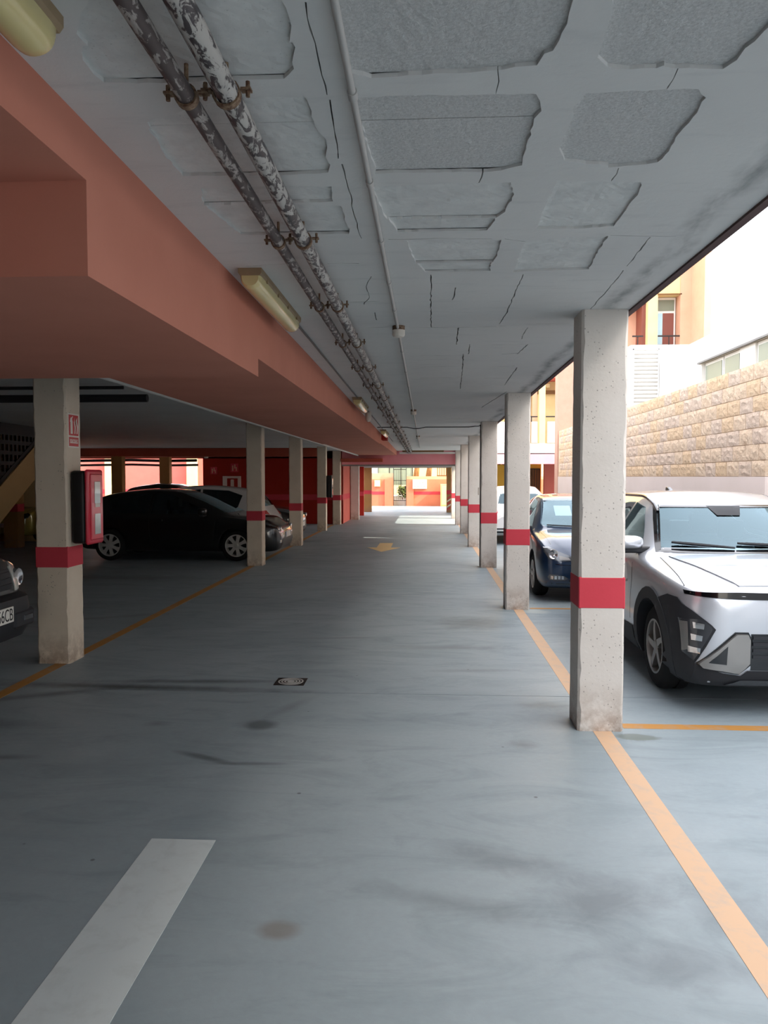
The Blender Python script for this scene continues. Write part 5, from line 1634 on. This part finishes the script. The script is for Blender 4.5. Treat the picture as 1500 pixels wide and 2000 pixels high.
def blue_hatch():
    root = thing('car', 'dark blue hatchback facing the viewer between the first two white pillars', 'car')
    W, H = .84, 1.43
    sp = hatch_spec(W=W, H=H, hood=.925, nose=.68, glass_front='glass', glass='glass_dark')
    c = Car(root, sp, 'paint_navy')
    c.body(); c.wheels(5, 'plain', rr=.20)
    dress(c, W, .925, .68)
    GL, BL = M['plastic_gloss'], M['plastic_black']
    for sg in (-1, 1):
        hl = c.patch('headlight', M['lamp_grey'], [(-sg * x, z) for x, z in [(-.775, .745), (-.70, .745), (-.54, .675), (-.40, .625), (-.41, .575), (-.58, .57), (-.71, .60), (-.765, .68)]], 'Y', -1, .008, .02, .04)
        bm = bmesh.new(); p, n, d = c.hit('Y', -1, sg * .665, .665)
        add_lathe(bm, [(-.02, .0), (-.02, .045), (-.03, .062), (.01, .062)], 'Y', 22, (sg * .665, p.y, .665))
        obj('lamp', bm, M['lamp_reflector'], hl, local=True, smooth=40)
        c.patch('lamp', M['satin_silver'], [(-sg * -.585, .585), (-sg * -.585, .64), (-sg * -.46, .615), (-sg * -.44, .585)], 'Y', -1, .012, .01, .04, parent=hl)
        fg = c.patch('fog_light', M['lamp_grey'], [(-sg * x, z) for x, z in [(-.73, .355), (-.70, .395), (-.52, .375), (-.47, .34), (-.52, .315), (-.70, .315)]], 'Y', -1, .006, .02, .04)
        for k in range(4):
            c.patch('lamp', M['lamp_reflector'], [(-sg * (-.69 + .045 * k), .33), (-sg * (-.69 + .045 * k), .375), (-sg * (-.66 + .045 * k), .372), (-sg * (-.66 + .045 * k), .33)], 'Y', -1, .010, .006, .04, parent=fg)
    gr = c.patch('grille', GL, [(-.40, .565), (-.40, .635), (.40, .635), (.40, .565)], 'Y', -1, .004, .02, .05)
    c.patch('grille_trim', M['chrome'], [(-.38, .585), (-.38, .592), (.38, .592), (.38, .585)], 'Y', -1, .008, .01, .05, parent=gr)
    c.patch('air_intake', GL, [(-.46, .30), (-.42, .38), (.42, .38), (.46, .30)], 'Y', -1, .004, .02, .05)
    c.strip('bumper_gap', GL, [(-.78, .55), (-.55, .52), (0, .51), (.55, .52), (.78, .55)], 'Y', -1, .007)
    c.strip('bumper_gap', GL, [(-.74, .27), (0, .25), (.74, .27)], 'Y', -1, .01)
    c.plate(.455, -1, None, True, .012)
    c.seats(1.95, (-.34, .34), top=.98)
    obj('dashboard', prism([(1.10, .82), (1.4, .92), (1.6, .86), (1.6, .5), (1.10, .5)], 'X', -.58, .58), M['cabin_dark'], root, local=True)
    # white paper behind the glass
    bm = bmesh.new()
    vs = []
    for (u, v) in ((-.43, 1.13), (-.19, 1.13), (-.18, 1.27), (-.42, 1.27)):
        p, n, d = c.hit('Y', -1, u, v)
        vs.append(bm.verts.new(p + Vector((0, .02, -.012))))
    bm.faces.new(vs)
    ret = bmesh.ops.extrude_face_region(bm, geom=list(bm.faces))
    bmesh.ops.translate(bm, vec=(0, .003, 0), verts=[e for e in ret['geom'] if isinstance(e, bmesh.types.BMVert)])
    bmesh.ops.recalc_face_normals(bm, faces=bm.faces)
    obj('paper_sheet', bm, M['paper'], root, local=True)
    for (a, b) in (((-.60, .985), (-.05, .965)), ((.0, .985), (.5, .97))):
        pts = [c.hit('Y', -1, a[0] + (b[0] - a[0]) * k / 5, a[1] + (b[1] - a[1]) * k / 5)[0] + Vector((0, -.015, .01)) for k in range(6)]
        obj('wiper', T(pts, .010, 6), BL, root, local=True)
    for sg in (-1, 1):
        c.patch('tail_light', M['tail_red'], [(sg * .78, .80), (sg * .76, .93), (sg * .55, .92), (sg * .55, .80)], 'Y', 1, .006, .01, .05)
    place(root, 2.36, 10.32, 0)
blue_hatch()

def black_hatch():
    root = thing('car', 'black rounded hatchback with seven-spoke alloy wheels parked behind the red cabinet', 'car')
    W, H = .885, 1.45
    sp = hatch_spec(L=4.27, W=W, H=H, hood=.925, nose=.635, wbase=2.60, fo=.88, rw=.315, slope=.18)
    c = Car(root, sp, 'paint_black')
    c.body(); c.wheels(7, 'plain', rr=.222)
    dress(c, W, .925, .635)
    for sg in (-1, 1):
        hl = c.patch('headlight', M['lamp_dark'], [(sg * .80, .71), (sg * .74, .73), (sg * .50, .66), (sg * .42, .60), (sg * .60, .58), (sg * .78, .62)], 'Y', -1, .008, .02, .04)
        for k in range(2):
            bm = bmesh.new(); x = sg * (.70 - .13 * k); p, n, d = c.hit('Y', -1, x, .645)
            add_lathe(bm, [(-.022, .0), (-.022, .03), (-.026, .045), (.01, .045)], 'Y', 18, (x, p.y, .645))
            obj('lamp', bm, M['lamp_reflector'], hl, local=True, smooth=40)
        c.patch('fog_light', M['lamp_reflector'], [(sg * .70, .36), (sg * .70, .42), (sg * .60, .42), (sg * .60, .36)], 'Y', -1, .006, .02, .04)
        c.strip('chrome_trim', M['satin_silver'], [(sg * .62, .545), (sg * .30, .56), (0, .58)], 'Y', -1, .012, .006, .006)
        c.patch('tail_light', M['tail_red'], [(sg * .80, .80), (sg * .78, .98), (sg * .68, .98), (sg * .66, .80)], 'Y', 1, .006, .01, .05)
    c.patch('air_intake', M['plastic_gloss'], [(-.60, .26), (-.55, .44), (.55, .44), (.60, .26)], 'Y', -1, .004, .02, .05)
    c.plate(.50, -1, None, True, .02)
    c.seats(2.15, (-.36, .36), top=1.0)
    place(root, -2.93, 16.05, 90)
    return root
black_hatch()

def simple_hatch(label, paint, x, y, rot, group=None, suv=False, front=True, **kw):
    root = thing('car', label, 'car', group=group)
    W = kw.pop('W', .85)
    sp = hatch_spec(W=W, **kw)
    hood = kw.get('hood', .93); nose = kw.get('nose', .70)
    c = Car(root, sp, paint)
    c.body(); c.wheels(5, 'plain', rr=sp['rw'] * .66)
    dress(c, W, hood, nose)
    for sg in (-1, 1):
        hl = c.patch('headlight', M['lamp_dark'], [(sg * W * .93, nose + .03), (sg * W * .88, nose + .07), (sg * W * .58, nose), (sg * W * .5, nose - .06), (sg * W * .7, nose - .09), (sg * W * .9, nose - .06)], 'Y', -1, .008, .02, .04)
        if hl:
            bm = bmesh.new(); xx = sg * W * .78; p, n, d = c.hit('Y', -1, xx, nose - .02)
            add_lathe(bm, [(-.03, .0), (-.03, .035), (-.036, .05), (.01, .05)], 'Y', 18, (xx, p.y, nose - .02))
            obj('lamp', bm, M['lamp_reflector'], hl, local=True, smooth=40)
        c.patch('fog_light', M['lamp_reflector'], [(sg * W * .80, .36), (sg * W * .80, .41), (sg * W * .66, .41), (sg * W * .66, .36)], 'Y', -1, .006, .02, .04)
        c.patch('tail_light', M['tail_red'], [(sg * W * .91, hood - .16), (sg * W * .90, hood + .0), (sg * W * .68, hood - .01), (sg * W * .66, hood - .14)], 'Y', 1, .008, .02, .04)
    c.patch('grille', M['plastic_gloss'], [(-W * .45, nose - .10), (-W * .45, nose - .03), (W * .45, nose - .03), (W * .45, nose - .10)], 'Y', -1, .004, .02, .05)
    c.patch('rear_bumper', M['plastic_black'], [(-W * .8, .30), (-W * .8, .42), (W * .8, .42), (W * .8, .30)], 'Y', 1, .006, .02, .06)
    c.plate(.46, -1, None, True, .015)
    c.plate(.56, 1, None, True, .012)
    c.seats(2.05, (-.36, .36), top=.98)
    place(root, x, y, rot)
    return root
simple_hatch('white hatchback parked tail towards the aisle beyond the black hatchback', 'paint_white', -7.55, 18.02, -90, L=4.05, H=1.50)
simple_hatch('dark hatchback with a bright headlight behind the third cream pillar', 'paint_dark', -3.25, 20.05, 90, L=4.0, H=1.44)
simple_hatch('white car seen from behind with a red tail light, outdoors beyond the blue car', 'paint_white', 2.34, 23.15, 180, L=4.0, W=.86, H=1.46)
simple_hatch('dark car whose roof shows above the black hatchback at the back of the hall', 'paint_dark', -5.95, 24.0, 90, L=3.8, H=1.50)
simple_hatch('dull yellow car half hidden behind the stair column on the left', 'paint_yellow', -10.9, 18.9, 0, L=4.1, H=1.50)

def old_suv():
    root = thing('car', 'grey-green off-road car at the left edge with a white number plate ending in CB', 'car')
    W, H = .80, 1.78
    hood, nose = 1.08, .98
    sp = hatch_spec(L=4.5, W=W, H=H, hood=hood, nose=nose, wbase=2.65, fo=.85, rw=.37,
        zu=[(0, .46), (.03, .40), (.12, .36), (.3, .34), (4.2, .34), (4.5, .46)],
        zs=[(0, .80), (.06, .93), (.2, 1.0), (1.0, 1.03), (2.5, 1.05), (4.1, 1.08), (4.4, 1.0), (4.5, .7)],
        wb=[(0, .54), (.02, .60), (.06, .66), (.13, .715), (.25, .765), (.5, .80), (4.0, .80), (4.3, .78), (4.45, .74), (4.5, .68)], floor=.5)
    c = Car(root, sp, 'paint_suv')
    c.body(); c.wheels(6, 'plain', rr=.22)
    dress(c, W, hood, nose)
    BL = M['plastic_black']
    # heavy bumper
    rows = []
    bm = bmesh.new()
    xs = [-.81 + .054 * k for k in range(31)]
    for x in xs:
        fy = c.hit('Y', -1, max(-.60, min(.60, x)), .7)[0].y + max(0, abs(x) - .48) ** 2 * 2.2
        prof = [(fy + .12, .40), (fy - .05, .42), (fy - .10, .50), (fy - .115, .66), (fy - .10, .74), (fy - .02, .765), (fy + .12, .765)]
        rows.append([bm.verts.new((x, a, b)) for a, b in prof])
    for r0, r1 in zip(rows, rows[1:]):
        for k in range(len(r0) - 1):
            bm.faces.new((r0[k], r0[k + 1], r1[k + 1], r1[k]))
        bm.faces.new((r0[-1], r0[0], r1[0], r1[-1]))
    bm.faces.new(rows[0]); bm.faces.new(rows[-1])
    bmesh.ops.recalc_face_normals(bm, faces=bm.faces)
    bp = obj('bumper', bm, M['plastic_black'], root, local=True, smooth=40)
    for sg in (-1, 1):
        obj('bumper_recess', B((min(sg * .30, sg * .60), max(sg * .30, sg * .60), -.122, -.05, .50, .64), bev=.02), BL, bp, local=True)
        obj('fog_light', B((min(sg * .42, sg * .56), max(sg * .42, sg * .56), -.130, -.1, .545, .60), bev=.01), M['lamp_dark'], bp, local=True)
        hl = c.patch('headlight', M['cabinet_glass'], [(sg * .72, .79), (sg * .70, .95), (sg * .62, 1.0), (sg * .50, .97), (sg * .50, .78)], 'Y', -1, .010, .03, .04)
        p, n, d = c.hit('Y', -1, sg * .60, .88)
        bm = bmesh.new(); add_lathe(bm, [(-.016, .0), (-.016, .04), (-.022, .07), (.02, .07)], 'Y', 20, (sg * .60, p.y, .88))
        obj('lamp', bm, M['lamp_reflector'], hl, local=True, smooth=40)
    gr = c.patch('grille', BL, [(-.46, .80), (-.46, .96), (.46, .96), (.46, .80)], 'Y', -1, .006, .02, .05)
    for k in range(3):
        z = .825 + .045 * k
        c.patch('grille_bar', BL, [(-.45, z), (-.45, z + .02), (.45, z + .02), (.45, z)], 'Y', -1, .016, .01, .06, parent=gr)
    y = c.hit('Y', -1, 0, .7)[0].y - .118
    pl = obj('number_plate', B((-.26, .26, y - .012, y, .575, .695), bev=.003), M['plate_white'], root, local=True)
    o = obj('lettering', text_bm('56CB', .135, .0006), M['ink_black'], pl, local=True)
    xs_ = [v.co.x for v in o.data.vertices]
    o.data.transform(Matrix.Translation((.245 - max(xs_) * .70, y - .0128, .632)) @ Matrix.Rotation(PI / 2, 4, 'X') @ Matrix.Diagonal((.70, 1, 1, 1)))
    c.seats(2.2, (-.36, .36), top=1.15, z=.5)
    place(root, -3.33, 5.50, 90)
old_suv()
